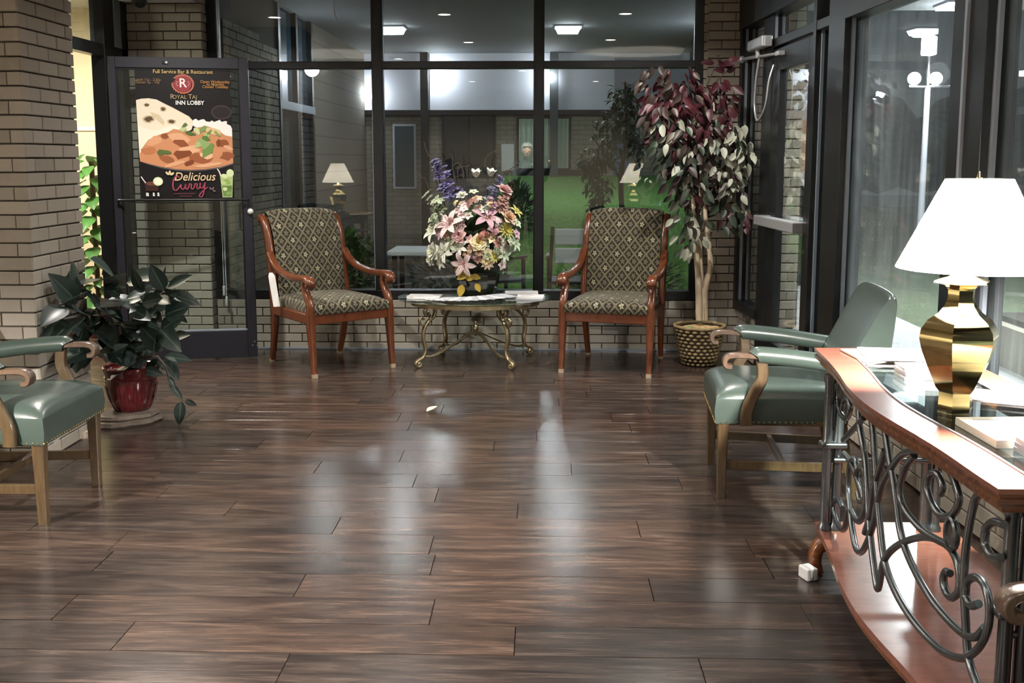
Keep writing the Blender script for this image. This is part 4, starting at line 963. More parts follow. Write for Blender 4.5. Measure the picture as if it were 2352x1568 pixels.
poly('drink_picture', [(1012, 1210), (1032, 1455), (1132, 1455), (1148, 1210)], '#aebf86'); poly('drink_picture', [(1030, 1330), (1040, 1445), (1124, 1445), (1134, 1330)], '#6f8a52')
for k, (x, y, r_) in enumerate([(1060, 1230, 34), (1085, 1290, 38), (1045, 1300, 24), (1110, 1350, 28), (1060, 1370, 26), (1095, 1410, 24)]): poly('mint_picture', blob(x, y, r_, r_ * .75, 9, jag=.25, seed=k), ['#d5e2a8', '#8fae5a', '#bcd088', '#5f8244', '#cfdca0', '#86a75c'][k])
poly('lime_picture', blob(1118, 1198, 38, 42), '#d3e3ae'); stroke([(988, 1152), (1008, 1185), (1022, 1230)], 12, '#e9e6e0', 'straw_picture')

# ------------------------------------------------------------------ leaves
def leaf_mesh(name, l, w, mats, bend=0.2, fold=0.25, tip=1.0, seg=6, stalk=0.0):
    m = MB(); rows = []; uv = []
    for i in range(seg + 1):
        t = i / seg; hw = w / 2 * (sin(pi * min(1, t ** 0.8 * 1.0)) ** 0.8 if 0 < t < 1 else 0.0); hw = max(hw, w * 0.015)
        y = stalk + l * t; z = -bend * l * t * t
        rows.append([(-hw, y, z + fold * hw), (-hw * 0.5, y, z + fold * hw * 0.42), (0, y, z), (hw * 0.5, y, z + fold * hw * 0.42), (hw, y, z + fold * hw)]); uv.append([(0, t), (0.25, t), (0.5, t), (0.75, t), (1, t)])
    m.grid(rows, uv)
    return m.mesh(name, mats, 80)
def place_leaf(name, me, parent, base, d, roll=0.0, scale=1.0, facing=None, dims=None):
    """leaf with its axis along d; upper side turned towards `facing`"""
    d = Vector(d).normalized(); f = Vector(facing or (0, 0, 1)); f = f - d * f.dot(d)
    f = f.normalized() if f.length > 1e-4 else d.orthogonal().normalized()
    f = Quaternion(d, roll) @ f; x = d.cross(f)
    M = Matrix((x, d, f)).transposed().to_4x4()
    o = bpy.data.objects.new(name, me); COL.objects.link(o); o.parent = parent
    M.translation = Vector(base) - parent.location; o.matrix_local = M @ (Matrix.Diagonal(dims + (1,)) if dims else Matrix.Scale(scale, 4))
    return o

# ------------------------------------------------------------------ rubber plant in the red pot
rp_c = Vector((-2.335, 5.77, 0))
MT['rubber'] = leaf_mat('rubber_leaf', '#1d2b25', '#3f4b42', 0.40, 0.45, vein='#45554a', rand=0.25)
MT['stem'] = P('plant_stem', '#4a3f34', 0.7, noise=0.2)
MT['redpot'] = P('oxblood_glaze', '#4c1418', 0.12, 0, 0.6, noise=0.35, nscale=10, coat=0.6)
MT['soil'] = P('dark_soil', '#2a221b', 0.95, noise=0.4, nscale=80, bump=0.8)
MT['flag'] = P('grey_brown_flagstone', '#5f544b', 0.8, noise=0.3, nscale=14, bump=0.5)
def flagstone(cx, cy, a, b, z0, z1, rot, seed, label, mat='flag'):
    r = random.Random(seed); n = 22; pr = []
    for i in range(n):
        t = 2 * pi * i / n; k = 1 + 0.09 * sin(3 * t + seed) + 0.05 * sin(7 * t) + r.uniform(-0.035, 0.035)
        pr.append((a * k * cos(t), b * k * sin(t)))
    m = MB(); lay = [(0.97, z0), (1.02, z0 + (z1 - z0) * .35), (0.985, z0 + (z1 - z0) * .6), (0.96, z1)]
    vs = [(x * k, y * k, z) for k, z in lay for x, y in pr]
    fs = [(i * n + j, i * n + (j + 1) % n, (i + 1) * n + (j + 1) % n, (i + 1) * n + j) for i in range(3) for j in range(n)] + [tuple(range(n - 1, -1, -1)), tuple(3 * n + j for j in range(n))]
    m.add(vs, fs)
    o = obj('flagstone', m, MT[mat], None, loc=(cx, cy, 0), rot=(0, 0, rot)); tag(o, label, 'stone', 'flagstones under the red pot'); return o
flagstone(rp_c.x - 0.03, rp_c.y - 0.07, 0.19, 0.18, 0.0, 0.03, 0.2, 2, 'lowest broad flagstone under the red plant pot')
flagstone(rp_c.x - 0.01, rp_c.y - 0.05, 0.165, 0.15, 0.03, 0.055, 1.1, 5, 'upper flagstone directly under the red plant pot')
MT['flag_pale'] = P('pale_stone', '#c3b2a3', 0.8, noise=0.2, nscale=14, bump=0.5)
flagstone(rp_c.x - 0.10, rp_c.y - 0.42, 0.035, 0.03, 0.0, 0.035, 0.3, 8, 'small pale stone on the floor under the green chair seat', 'flag_pale')
rpl = empty('rubber_plant', (rp_c.x, rp_c.y, 0.055), 0, 'dark-leaved rubber plant in a glazed oxblood pot beside the pillar', 'plant')
pot = MB(); pot.lathe([(0.088, 0), (0.094, 0.004), (0.118, 0.05), (0.136, 0.12), (0.142, 0.17), (0.140, 0.185), (0.146, 0.19), (0.147, 0.195), (0.141, 0.20), (0.144, 0.215), (0.152, 0.235), (0.153, 0.25), (0.146, 0.255), (0.138, 0.25), (0.136, 0.235)], 36)
pt_ = obj('plant_pot', pot, MT['redpot'], rpl, 40)
for i in range(18):
    a = 2 * pi * i / 18
    obj('pot_flute', MB().bar([(0.099 * cos(a), 0.099 * sin(a), 0.012), (0.126 * cos(a), 0.126 * sin(a), 0.075), (0.141 * cos(a), 0.141 * sin(a), 0.15)], (-sin(a), cos(a), 0), [0.012, 0.018, 0.012], 0.008), MT['redpot'], pt_, 60)
obj('soil', MB().lathe([(0.135, 0.222), (0.09, 0.232), (0.01, 0.236)], 20), MT['soil'], rpl, 60)
RM = [leaf_mesh('leaf', 1.0, w, MT['rubber'], b, 0.28) for w, b in ((0.42, 0.12), (0.46, 0.25), (0.38, 0.05))]
def z2(x, y): return (x / 1.96, y / 1.96 + 450)
RL = [(365, 400, 308, 305, .42), (348, 482, 258, 370, .4), (520, 370, 425, 285, .4), (380, 398, 515, 345, .45), (570, 390, 692, 335, .45), (738, 425, 683, 320, .4), (755, 412, 848, 356, .25), (755, 438, 880, 472, .28), (742, 415, 742, 325, .2), (352, 545, 218, 638, .45), (290, 500, 205, 545, .4), (385, 530, 305, 498, .5), (480, 578, 625, 575, .4), (400, 602, 538, 612, .4), (588, 505, 670, 552, .5), (738, 695, 638, 596, .5), (665, 702, 498, 690, .42), (520, 690, 452, 625, .5), (690, 725, 502, 792, .35), (728, 735, 640, 815, .5), (738, 722, 852, 738, .35), (735, 742, 798, 818, .45), (742, 535, 822, 500, .55), (792, 522, 840, 568, .2), (762, 642, 838, 620, .25), (722, 598, 792, 682, .45), (362, 640, 345, 785, .42), (398, 655, 372, 765, .5), (600, 432, 682, 398, .5), (432, 470, 372, 425, .5), (440, 502, 524, 458, .5), (560, 482, 642, 440, .5), (620, 652, 556, 598, .5), (470, 420, 560, 400, .4), (500, 540, 420, 500, .5), (640, 480, 720, 460, .4), (660, 560, 740, 600, .45), (560, 620, 640, 640, .4), (440, 560, 370, 600, .5), (600, 690, 680, 660, .4), (690, 640, 640, 560, .4), (480, 640, 420, 700, .5), (560, 560, 500, 520, .4), (690, 500, 640, 430, .45), (330, 600, 270, 560, .4), (610, 760, 560, 700, .4), (650, 780, 720, 800, .4), (700, 460, 760, 480, .4), (540, 450, 480, 400, .4)]
rr = random.Random(21)
for _ in range(34):      # the bushy middle
    x_, y_ = rr.uniform(330, 740), rr.uniform(430, 720); a_ = rr.uniform(0, 2 * pi); l_ = rr.uniform(80, 135); RL.append((x_, y_, x_ + l_ * cos(a_), y_ + l_ * sin(a_) * .8, rr.uniform(.4, .5)))
for i, (bx, by, tx, ty, w) in enumerate(RL):
    deep = rr.uniform(-0.13, 0.12) + (0.05 if w < 0.3 else 0)
    A = at(*z2(bx, by), rp_c.y + deep); B = at(*z2(tx, ty), rp_c.y + deep + rr.uniform(-0.09, 0.03))
    if min(A.x, B.x) < -2.385:        # these lean out past the pillar's corner
        if A.x < -2.375: A = atx(*z2(bx, by), -2.345 + rr.uniform(0, 0.02))
        if B.x < -2.375: B = atx(*z2(tx, ty), -2.365 + rr.uniform(0, 0.03))
    L = (B - A).length; me = RM[i % 3]; wk = {0: .42, 1: .46, 2: .38}[i % 3]
    place_leaf('leaf', me, rpl, A, B - A, rr.uniform(-0.5, 0.5), 1.0, (rr.uniform(-.4, .4), -0.75, 0.65), (L * 1.45 * min(1.25, max(0.75, w / wk)), L * 1.1, L))
sb = rp_c + Vector((0, 0, 0.28))
for i, (x, y, dy) in enumerate([(370, 480, -.05), (552, 385, .03), (738, 430, 0), (715, 725, -.1), (450, 600, .02), (640, 520, .05)]):
    e_ = at(*z2(x, y), rp_c.y + dy) - rpl.location; b_ = sb - rpl.location + Vector((0.012 * (i - 2), 0.01 * (i % 2), 0)); mid = (b_ + e_) / 2 + Vector((0.02 * (i - 2.5), 0, 0.04))
    obj('stem', MB().tube(spline([b_ - Vector((0, 0, 0.06)), b_ + Vector((0, 0, 0.05)), mid, e_], 5), [0.011] * 8 + [0.008] * 8, 7), MT['stem'], rpl, 60)
hs = [at(*z2(x, y), rp_c.y - 0.16) - rpl.location for x, y in ((715, 730), (745, 770), (770, 840), (815, 905), (832, 922))]
obj('stem', MB().tube(spline(hs, 4), 0.006, 6), MT['stem'], rpl, 60)
for bx, by, tx, ty, w in ((818, 922, 800, 1032, .46), (832, 920, 884, 942, .4), (762, 840, 822, 918, .3), (758, 810, 790, 870, .35)):
    A = at(*z2(bx, by), rp_c.y - 0.16); B = at(*z2(tx, ty), rp_c.y - 0.18); L = (B - A).length
    place_leaf('leaf', RM[0], rpl, A, B - A, 0.2, 1.0, (0.2, -0.8, 0.5), (L * 1.1 * w / .42, L, L))

# ------------------------------------------------------------------ artificial ficus in a wicker basket
FX, FY = 1.135, 7.46
fc = empty('ficus_tree', (FX, FY, 0), 0, 'potted artificial ficus with burgundy and pale green leaves', 'plant')
MT['wicker'] = P('wicker', '#8f7c58', 0.6, noise=0.35, nscale=30, rand=0.1)
MT['wicker_dark'] = P('dark_wicker', '#33291b', 0.8, noise=0.3, nscale=30)
MT['bark'] = P('pale_bark', '#c9b79c', 0.75, noise=0.3, nscale=12, bump=0.5, coordscale=(3, 3, 0.6))
bk_ = obj('basket', MB().lathe([(0.104, 0), (0.108, 0.003), (0.128, 0.08), (0.152, 0.18), (0.174, 0.275), (0.166, 0.275), (0.15, 0.20)], 32), MT['wicker_dark'], fc, 40)
obj('basket_rim', MB().tube([(0.179 * cos(a), 0.179 * sin(a), 0.282 + 0.002 * sin(9 * a)) for a in [2 * pi * i / 40 for i in range(40)]], 0.012, 8, closed=True), MT['wicker'], bk_, 60)
# basket weave: each band a row of short raised strands
for k in range(10):
    z = 0.014 + k * 0.0268; r_ = lerp(0.106, 0.173, (z / 0.275)) + 0.002; n = 20; m = MB()
    for j in range(n):
        a0 = 2 * pi * (j + 0.5 * (k % 2)) / n; pts = [((r_ + 0.0075 * sin(pi * t)) * cos(a0 + t * 1.75 * pi / n), (r_ + 0.0075 * sin(pi * t)) * sin(a0 + t * 1.75 * pi / n), z + 0.002) for t in (0.02, 0.25, 0.5, 0.75, 0.98)]
        m.tube(pts, [0.003, 0.0095, 0.0115, 0.0095, 0.003], 6)
    obj('weave_band', m, MT['wicker'], bk_, 70)
moss = obj('moss_filling', MB().lathe([(0.165, 0.255), (0.12, 0.272), (0.06, 0.285), (0.01, 0.288)], 20), P('dry_moss', '#c9a878', 0.95, noise=0.4, nscale=60, bump=1.0), fc, 60)
mo = random.Random(4); MT['mossg'] = P('green_moss', '#7ea25e', 0.95, noise=0.4, nscale=60, bump=1.0)
for i in range(9):
    a = mo.uniform(0, 6.28); r_ = mo.uniform(0.05, 0.13); m = MB(); m.ball((r_ * cos(a), r_ * sin(a), 0.276), mo.uniform(0.02, 0.036), 9, 5, (1, 1, .45))
    obj('moss_tuft', m, MT['mossg'] if cos(a) < -0.1 else moss.data.materials[0], fc, 60)
def fp(x, y, dy=0.0): return at(x, y, FY + dy) - Vector((FX, FY, 0))
TRK = [[(1612, 735, 0), (1610, 650, .01), (1606, 560, 0), (1606, 470, .02), (1612, 400, 0), (1600, 330, 0)], [(1618, 735, .02), (1620, 665, 0), (1632, 610, -.02), (1626, 540, -.02), (1619, 470, 0), (1625, 390, .02), (1645, 310, .02)], [(1606, 735, -.02), (1604, 640, -.03), (1598, 560, -.03), (1594, 480, -.02), (1585, 400, 0), (1560, 320, .0)]]
for k, t in enumerate(TRK):
    p = spline([fp(*q) for q in t], 5); n = len(p)
    obj('trunk', MB().tube(p, [lerp(0.026, 0.010, i / n) for i in range(n)], 9), MT['bark'], fc, 60)
FM = {'b': leaf_mat('burgundy_leaf', '#4a1f28', '#6e3844', 0.45, rand=0.35), 'g': leaf_mat('green_leaf', '#3c4a3a', '#8a9484', 0.45, rand=0.35), 'p': leaf_mat('pale_leaf', '#b3b6a4', '#8d9482', 0.5, rand=0.25), 'm': leaf_mat('brown_leaf', '#453733', '#7d6f68', 0.45, rand=0.4)}
FL_ = {k: [leaf_mesh('leaf', 0.088, 0.046, m, b, 0.3, seg=5) for b in (0.15, 0.45)] for k, m in FM.items()}
CLU = [(1655, 140, 20, 6, 'b'), (1668, 165, 20, 4, 'b'), (1650, 190, 16, 5, 'b'), (1672, 196, 14, 4, 'b'), (1665, 228, 20, 5, 'b'), (1505, 185, 36, 14, 'm'), (1560, 185, 40, 16, 'm'), (1530, 225, 50, 30, 'b'), (1590, 225, 45, 28, 'b'), (1520, 260, 40, 18, 'm'), (1570, 275, 55, 32, 'b'), (1635, 265, 45, 24, 'b'), (1540, 315, 50, 26, 'g'), (1600, 320, 55, 28, 'm'), (1655, 310, 45, 22, 'p'), (1700, 310, 30, 12, 'p'), (1545, 360, 48, 24, 'g'), (1600, 375, 50, 26, 'm'), (1660, 365, 48, 24, 'p'), (1715, 355, 24, 10, 'p'), (1560, 405, 38, 14, 'm'), (1600, 415, 40, 16, 'g'), (1665, 400, 40, 16, 'p'), (1690, 430, 34, 14, 'p'), (1575, 450, 34, 12, 'g'), (1600, 450, 24, 8, 'g'), (1670, 470, 38, 14, 'g'), (1700, 490, 30, 10, 'p'), (1575, 500, 30, 10, 'p'), (1600, 510, 26, 8, 'g'), (1585, 545, 30, 14, 'p'), (1660, 515, 24, 5, 'g'), (1572, 572, 12, 3, 'b'), (1720, 505, 14, 4, 'p'), (1590, 300, 60, 20, 'b')]
fr_ = random.Random(11); cnt = 0; mass = MB(); spill = []
for ci, (cx, cy, rad_, n, kd) in enumerate(CLU):
    for i in range(round(n * 1.45) if n > 6 else n):
        a = fr_.uniform(0, 2 * pi); r_ = rad_ * math.sqrt(fr_.random()); dy = fr_.uniform(-0.22, 0.12) if rad_ > 22 else fr_.uniform(-0.1, 0.02)
        p = at(cx + r_ * cos(a), cy + r_ * sin(a), FY + dy)
        p.x = min(p.x, 1.49 + (8.05 - p.y) * 0.053 - 0.075)
        k = kd if fr_.random() < 0.66 else fr_.choice('bgpm' if cy > 250 else 'bmb')
        out = Vector((cos(a), fr_.uniform(-0.9, 0.3), -0.9 - 0.3 * fr_.random() if cy > 180 else fr_.uniform(-0.6, 0.5)))
        if p.x > 1.42: out.x = min(out.x, 0.0)
        me = FL_[k][fr_.randrange(2)]; sc = fr_.uniform(0.75, 1.2)
        if cnt < 300:
            place_leaf('leaf', me, fc, p, out, fr_.uniform(-0.9, 0.9), sc, (fr_.uniform(-.5, .5), -1, 0.5)); cnt += 1
        else:
            spill.append((p, out, fr_.uniform(-0.9, 0.9), sc, k, (fr_.uniform(-.5, .5), -1, 0.5)))
keys = 'bgpm'
for p, out, roll, sc, k, fa in spill:
    d = out.normalized(); f = Vector(fa); f = (f - d * f.dot(d)).normalized(); f = Quaternion(d, roll) @ f; x = d.cross(f)
    M = Matrix((x, d, f)).transposed().to_4x4(); M.translation = p - Vector((FX, FY, 0)); M = M @ Matrix.Scale(sc, 4)
    src = FL_[k][0]; mass.cur = keys.index(k); mass.add([M @ v.co for v in src.vertices], [tuple(q.vertices) for q in src.polygons])
if spill: obj('leaves', mass, [FM[k] for k in keys], fc, 80)['kind'] = 'stuff'
for cx, cy, rad_, n, kd in CLU:
    if n < 4: continue
    s0 = fp(1610 + (8 if cx > 1610 else -6), min(cy + 70, 480)); e_ = fp(cx, cy, -0.04); mid = (s0 + e_) / 2 + Vector((0, 0, 0.03))
    obj('twig', MB().tube(spline([s0, mid, e_], 4), [0.005] * 5 + [0.0028] * 4, 5), MT['stem'], fc, 60)

# ------------------------------------------------------------------ silk flower arrangement on the coffee table
VX, VY = CTX + 0.02, CTY + 0.01
fa_ = empty('flower_arrangement', (VX, VY, CTZ), 0, 'large silk flower arrangement in a dark vase with gold leaves', 'flowers')
MT['vase'] = P('dark_green_black_glaze', '#1c2018', 0.15, 0, 0.6, coat=0.4, noise=0.5, nscale=9)
MT['goldleaf'] = leaf_mat('gold_leaf', '#b59a3c', '#8d7a34', 0.45, rand=0.2)
obj('vase', MB().lathe([(0.105, 0), (0.115, 0.004), (0.135, 0.05), (0.152, 0.11), (0.160, 0.165), (0.154, 0.185), (0.14, 0.178)], 12), MT['vase'], fa_, 25)
def petal(m, l, w, a, up, cup, mi, seg=4, point=1.0, z0=0.0):
    m.cur = mi; rows = []
    for i in range(seg + 1):
        t = i / seg; hw = w / 2 * (sin(pi * (0.08 + 0.92 * t) ** point) ** 0.7 if t < 1 else 0.05); r_ = l * (0.06 + 0.94 * t)
        z = z0 + up * l * t - cup * l * t * t
        rows.append([(r_ * cos(a) + s * hw * -sin(a), r_ * sin(a) + s * hw * cos(a), z + abs(s) * 0.15 * hw) for s in (-1, 0, 1)])
    m.grid(rows)
def bloom(kind):
    m = MB()
    if kind == 'lily':
        for i in range(6): petal(m, 1.0, 0.42, i * pi / 3, 0.75 if i % 2 else 0.6, 0.55, 0, 5)
        for i in range(5): m.cur = 1; m.tube([(0, 0, 0), (0.18 * cos(i * 1.26), 0.18 * sin(i * 1.26), 0.35), (0.3 * cos(i * 1.26), 0.3 * sin(i * 1.26), 0.5)], [0.02, 0.02, 0.045], 5)
    elif kind == 'rose':
        for ring, (n, l, up, cup) in enumerate(((5, 1.0, 0.35, 0.25), (5, 0.82, 0.75, 0.3), (4, 0.6, 1.2, 0.3), (3, 0.4, 1.9, 0.3))):
            for i in range(n): petal(m, l, 0.95 * l, 2 * pi * i / n + ring * 0.6, up, cup, 0 if ring < 3 else 1, 4, 0.8)
    elif kind == 'mum':
        for ring, (n, l, up) in enumerate(((14, 1.0, 0.15), (12, 0.8, 0.5), (9, 0.55, 1.0))):
            for i in range(n): petal(m, l, 0.22, 2 * pi * i / n + ring * 0.2, up, 0.1, 0 if ring < 2 else 1, 3)
    elif kind == 'daisy':
        for i in range(10): petal(m, 1.0, 0.36, 2 * pi * i / 10, 0.2, 0.2, 0, 4)
        m.cur = 1; m.ball((0, 0, 0.08), 0.22, 10, 5, (1, 1, .6))
    elif kind == 'floret':
        for i in range(5): petal(m, 1.0, 0.75, 2 * pi * i / 5, 0.3, 0.2, 0, 3, 0.8)
        m.cur = 1; m.ball((0, 0, 0.12), 0.15, 6, 4)
    elif kind == 'cluster':
        r = random.Random(5)
        for k in range(22):
            t = r.uniform(0, 2 * pi); ph = r.uniform(0, 1.5); c = Vector((sin(ph) * cos(t), sin(ph) * sin(t), cos(ph) * 0.8)) * 0.75
            q = frame_to(c); b0 = len(m.v)
            for i in range(4): petal(m, 0.3, 0.24, i * pi / 2 + k, 0.25, 0.2, 0 if k % 4 else 1, 2, 0.8)
            for j in range(b0, len(m.v)): m.v[j] = tuple(q @ Vector(m.v[j]) + c)
    elif kind == 'tulip':
        for i in range(5): petal(m, 0.75, 0.8, 2 * pi * i / 5, 1.9, 0.5, 0, 4, 0.8)
    return m
FCOL = {'white': ('#e6e6da', '#cfd3b4'), 'green': ('#c4cdb2', '#9aa884'), 'pink': ('#d9b2ae', '#b98088'), 'palepink': ('#e3cdc9', '#c8a0a2'), 'mauve': ('#c6a2ad', '#8f5f74'), 'purple': ('#918bb6', '#6f6a98'), 'blue': ('#74748c', '#54546e'), 'peach': ('#dcbfa4', '#c39a72'), 'cream': ('#e9ddb4', '#cdb878'), 'yellow': ('#cfc878', '#a89f48'), 'dusty': ('#b08a7e', '#8d6459'), 'coral': ('#c88f84', '#9c5c54'), 'sage': ('#a9b39a', '#76836a')}
FMAT = {k: [P('petal_' + k, a, 0.7, spec=0.2, noise=0.12, nscale=40, rand=0.08), P('petal_core_' + k, b, 0.7, spec=0.2)] for k, (a, b) in FCOL.items()}
_bm = {}
def flower(kind, col, x, y, r, dy=None, name=None):
    key = (kind, col)
    if key not in _bm: _bm[key] = bloom(kind).mesh('bloom', FMAT[col], 80)
    X, Y = 900 + x / 2.9025, 340 + y / 2.9025
    c0 = at(1086, 560, VY)
    q = at(X, Y, VY); off = math.hypot(q.x - c0.x, (q.z - c0.z) * 0.8)
    d_ = dy if dy is not None else -0.24 * math.sqrt(max(0.03, 1 - min(1, off / 0.42) ** 2))
    p = at(X, Y, VY + d_)
    n = Vector((q.x - c0.x, -0.34 + 0.2 * min(1, off / 0.4), (q.z - c0.z) * 0.9 + 0.08)).normalized()
    o = obj(name or {'lily': 'lily', 'rose': 'rose', 'mum': 'chrysanthemum', 'daisy': 'daisy', 'floret': 'floret', 'cluster': 'blossom_cluster', 'tulip': 'tulip'}[kind], _bm[key], None, fa_)
    M = frame_to(n).to_matrix().to_4x4() @ Matrix.Rotation((x * 7 + y * 3) % 6.28, 4, 'Z'); M.translation = p - fa_.location
    o.matrix_local = M @ Matrix.Scale(r / 2.9025 / 2400 * (VY + d_), 4); return o
for i in range(60):      # delphinium spike
    t = i / 59; r_ = random.Random(i); wdt = 14 + 50 * min(1, t * 1.5) * (1.1 - 0.4 * t)
    flower('floret', 'purple', lerp(285, 415, t) + r_.uniform(-wdt, wdt), lerp(75, 330, t) + r_.uniform(-14, 14), 30 + 10 * t, dy=r_.uniform(-0.08, 0.02))
for i in range(14):
    t = i / 13; r_ = random.Random(i + 50); flower('floret', 'blue', lerp(668, 640, t) + r_.uniform(-26, 26), lerp(265, 390, t), 28, dy=r_.uniform(-0.1, 0.0))
for i in range(8):
    t = i / 7; r_ = random.Random(i + 80); flower('floret', 'purple', lerp(735, 700, t) + r_.uniform(-22, 22), lerp(190, 270, t), 26, dy=-0.02)
for i in range(18):
    t = i / 17; r_ = random.Random(i + 120); flower('floret', 'sage', lerp(240, 350, t) + r_.uniform(-34, 34), lerp(310, 420, t) + r_.uniform(-24, 24), 30, dy=r_.uniform(-0.1, 0.0))
for i in range(16):
    t = i / 15; r_ = random.Random(i + 150); flower('floret', 'palepink', lerp(450, 468, t) + r_.uniform(-30, 30), lerp(370, 550, t), 34, dy=-0.2 + r_.uniform(-0.04, 0.02))
for i in range(12):
    t = i / 11; r_ = random.Random(i + 170); flower('floret', 'dusty', lerp(745, 720, t) + r_.uniform(-30, 30), lerp(320, 420, t), 34, dy=-0.14 + r_.uniform(-0.04, 0.02))
for f in [('tulip', 'white', 560, 195, 42), ('tulip', 'white', 655, 188, 40), ('rose', 'white', 467, 318, 36), ('floret', 'green', 545, 292, 30), ('rose', 'pink', 750, 285, 54), ('cluster', 'dusty', 545, 375, 52), ('lily', 'mauve', 632, 465, 92), ('lily', 'palepink', 385, 512, 92), ('lily', 'mauve', 338, 560, 55), ('rose', 'peach', 775, 465, 56), ('mum', 'yellow', 760, 550, 58), ('rose', 'cream', 577, 632, 54), ('rose', 'pink', 445, 590, 50), ('floret', 'white', 420, 628, 30), ('cluster', 'coral', 610, 580, 46), ('floret', 'coral', 705, 636, 34), ('floret', 'cream', 640, 696, 32), ('daisy', 'yellow', 686, 724, 38), ('daisy', 'peach', 640, 762, 46), ('lily', 'green', 745, 712, 50), ('lily', 'palepink', 480, 772, 78), ('lily', 'white', 275, 556, 72), ('rose', 'white', 285, 690, 60), ('lily', 'white', 352, 690, 70), ('lily', 'green', 385, 652, 56), ('lily', 'white', 452, 660, 56), ('cluster', 'green', 305, 380, 60), ('floret', 'white', 250, 335, 30), ('floret', 'white', 508, 452, 32), ('lily', 'green', 822, 640, 48), ('lily', 'yellow', 826, 425, 46), ('floret', 'mauve', 830, 572, 34), ('floret', 'green', 835, 500, 34), ('cluster', 'palepink', 700, 500, 46), ('cluster', 'sage', 300, 470, 50), ('rose', 'white', 265, 740, 44), ('cluster', 'peach', 520, 690, 36), ('floret', 'pink', 520, 610, 30), ('cluster', 'green', 770, 630, 50), ('floret', 'palepink', 735, 775, 34), ('lily', 'white', 330, 760, 46), ('floret', 'mauve', 655, 370, 28), ('cluster', 'pink', 690, 560, 40)]:
    flower(f[0], f[1], f[2], f[3], f[4] * 1.22)
fr3 = random.Random(91)
for i in range(46):      # small filler blossoms between the large ones
    a = fr3.uniform(0, 2 * pi); k = math.sqrt(fr3.uniform(0.12, 1)); x_ = 535 + 285 * k * cos(a); y_ = 545 + 225 * k * sin(a)
    flower(fr3.choice(['floret', 'floret', 'cluster', 'rose']), fr3.choice(['white', 'green', 'sage', 'palepink', 'pink', 'peach', 'cream', 'mauve', 'dusty']) if x_ > 330 else fr3.choice(['white', 'green', 'sage']), x_, y_, fr3.uniform(26, 40))
FG = [leaf_mesh('leaf', 1.0, w, leaf_mat('foliage_%d' % i, c, b, 0.5, rand=0.3), 0.2, 0.25) for i, (w, c, b) in enumerate(((0.5, '#3a4a2e', '#5c6a48'), (0.6, '#2c3a26', '#4a5a3c'), (0.4, '#5b6b45', '#7c8a64')))]
fr2 = random.Random(33)
for i in range(64):
    a = fr2.uniform(0, 2 * pi); el = fr2.uniform(0.12, 1.2)
    d = Vector((cos(a) * cos(el), -abs(sin(a) * cos(el)) * 0.9 + 0.25, sin(el)))
    b = Vector((0, 0, 0.20)) + Vector((d.x * 0.12, d.y * 0.10, max(0.0, d.z) * 0.32)); l = fr2.uniform(0.10, 0.19)
    place_leaf('leaf', FG[i % 3], fa_, b + fa_.location, d, fr2.uniform(-.6, .6), l, (0, -1, 0.4))
obj('flower_core', MB().ball((0, 0, 0.30), 0.21, 16, 10, (0.95, 0.7, 1.0)), P('shadowed_foliage', '#2b3324', 0.9, noise=0.5, nscale=50, bump=0.8), fa_, 60)  # dark filler ball, the shade between the blooms put into its colour
TW = [[(270, 110), (250, 60), (228, 10), (215, -40)], [(300, 120), (330, 60), (310, 10)], [(420, 200), (400, 140), (440, 100), (475, 150), (478, 210), (500, 250)], [(640, 190), (620, 120), (632, 60), (690, 20), (720, 25)], [(720, 220), (770, 160), (830, 110), (855, 85)], [(735, 210), (800, 150), (850, 130)], [(240, 250), (200, 200), (160, 150)], [(410, 170), (405, 90), (402, 45)], [(440, 200), (470, 130), (520, 120)]]
for t in TW:
    pts = [at(900 + x / 2.9025, 340 + y / 2.9025, VY - 0.02) - fa_.location for x, y in t]
    obj('twig', MB().tube(spline([Vector((pts[0].x * 0.5, 0, 0.25))] + pts, 5), 0.0032, 5), MT['stem'], fa_, 60)
gm = leaf_mesh('gold_leaf', 1.0, 0.62, MT['goldleaf'], 0.15, 0.15)
for x, y, dx, dz, s in ((505, 830, -0.5, -0.3, 0.09), (490, 870, 0.6, 0.15, 0.08), (470, 910, -0.2, -0.8, 0.09), (530, 850, 0.8, -0.2, 0.07), (560, 900, 0.3, -0.6, 0.07), (455, 850, -0.3, 0.6, 0.07)):
    p = at(900 + x / 2.9025, 340 + y / 2.9025, VY - 0.175); place_leaf('gold_leaf', gm, fa_, p, (dx, -0.15, dz), 0, s, (0, -1, 0.2))

# ------------------------------------------------------------------ small things
pt2 = leaf_mesh('fallen_petal', 0.075, 0.05, P('cream_petal', '#dcc9a6', 0.6), -0.25, 0.5)
o = bpy.data.objects.new('fallen_petal', pt2); COL.objects.link(o); o.location = tuple(atz(980, 945, 0.006)); o.rotation_euler = (0.05, 0, -0.9); tag(o, 'curled cream petal lying alone on the open floor', 'petal')
c = empty('blind_cord', (-2.44, 7.9, 0), 0, 'white blind cord with plastic toggles hanging behind the poster door', 'cord')
for dx, zt in ((0.0, 0.50), (0.018, 0.42)):
    obj('cord', MB().tube([(dx, 0.0, zt), (dx * 0.5, 0.0, 1.5), (0.008, 0.085, 2.72)], 0.003, 6), MT['white_plastic'], c, 60)
    obj('toggle', MB().lathe([(0.003, 0.075), (0.011, 0.07), (0.009, 0.035), (0.012, 0.002), (0.010, 0)], 10, (dx, 0, zt - 0.07)), MT['white_plastic'], c, 50)
w_ = [at(x, y, 7.99) for x, y in ((765, -70), (766, -10), (768, 25), (774, 50))]
o = obj('hanging_wire', MB().tube(spline(w_, 5), 0.004, 6), MT['white_plastic'], None, 60); tag(o, 'short white wire dangling at the top of the back window', 'wire')
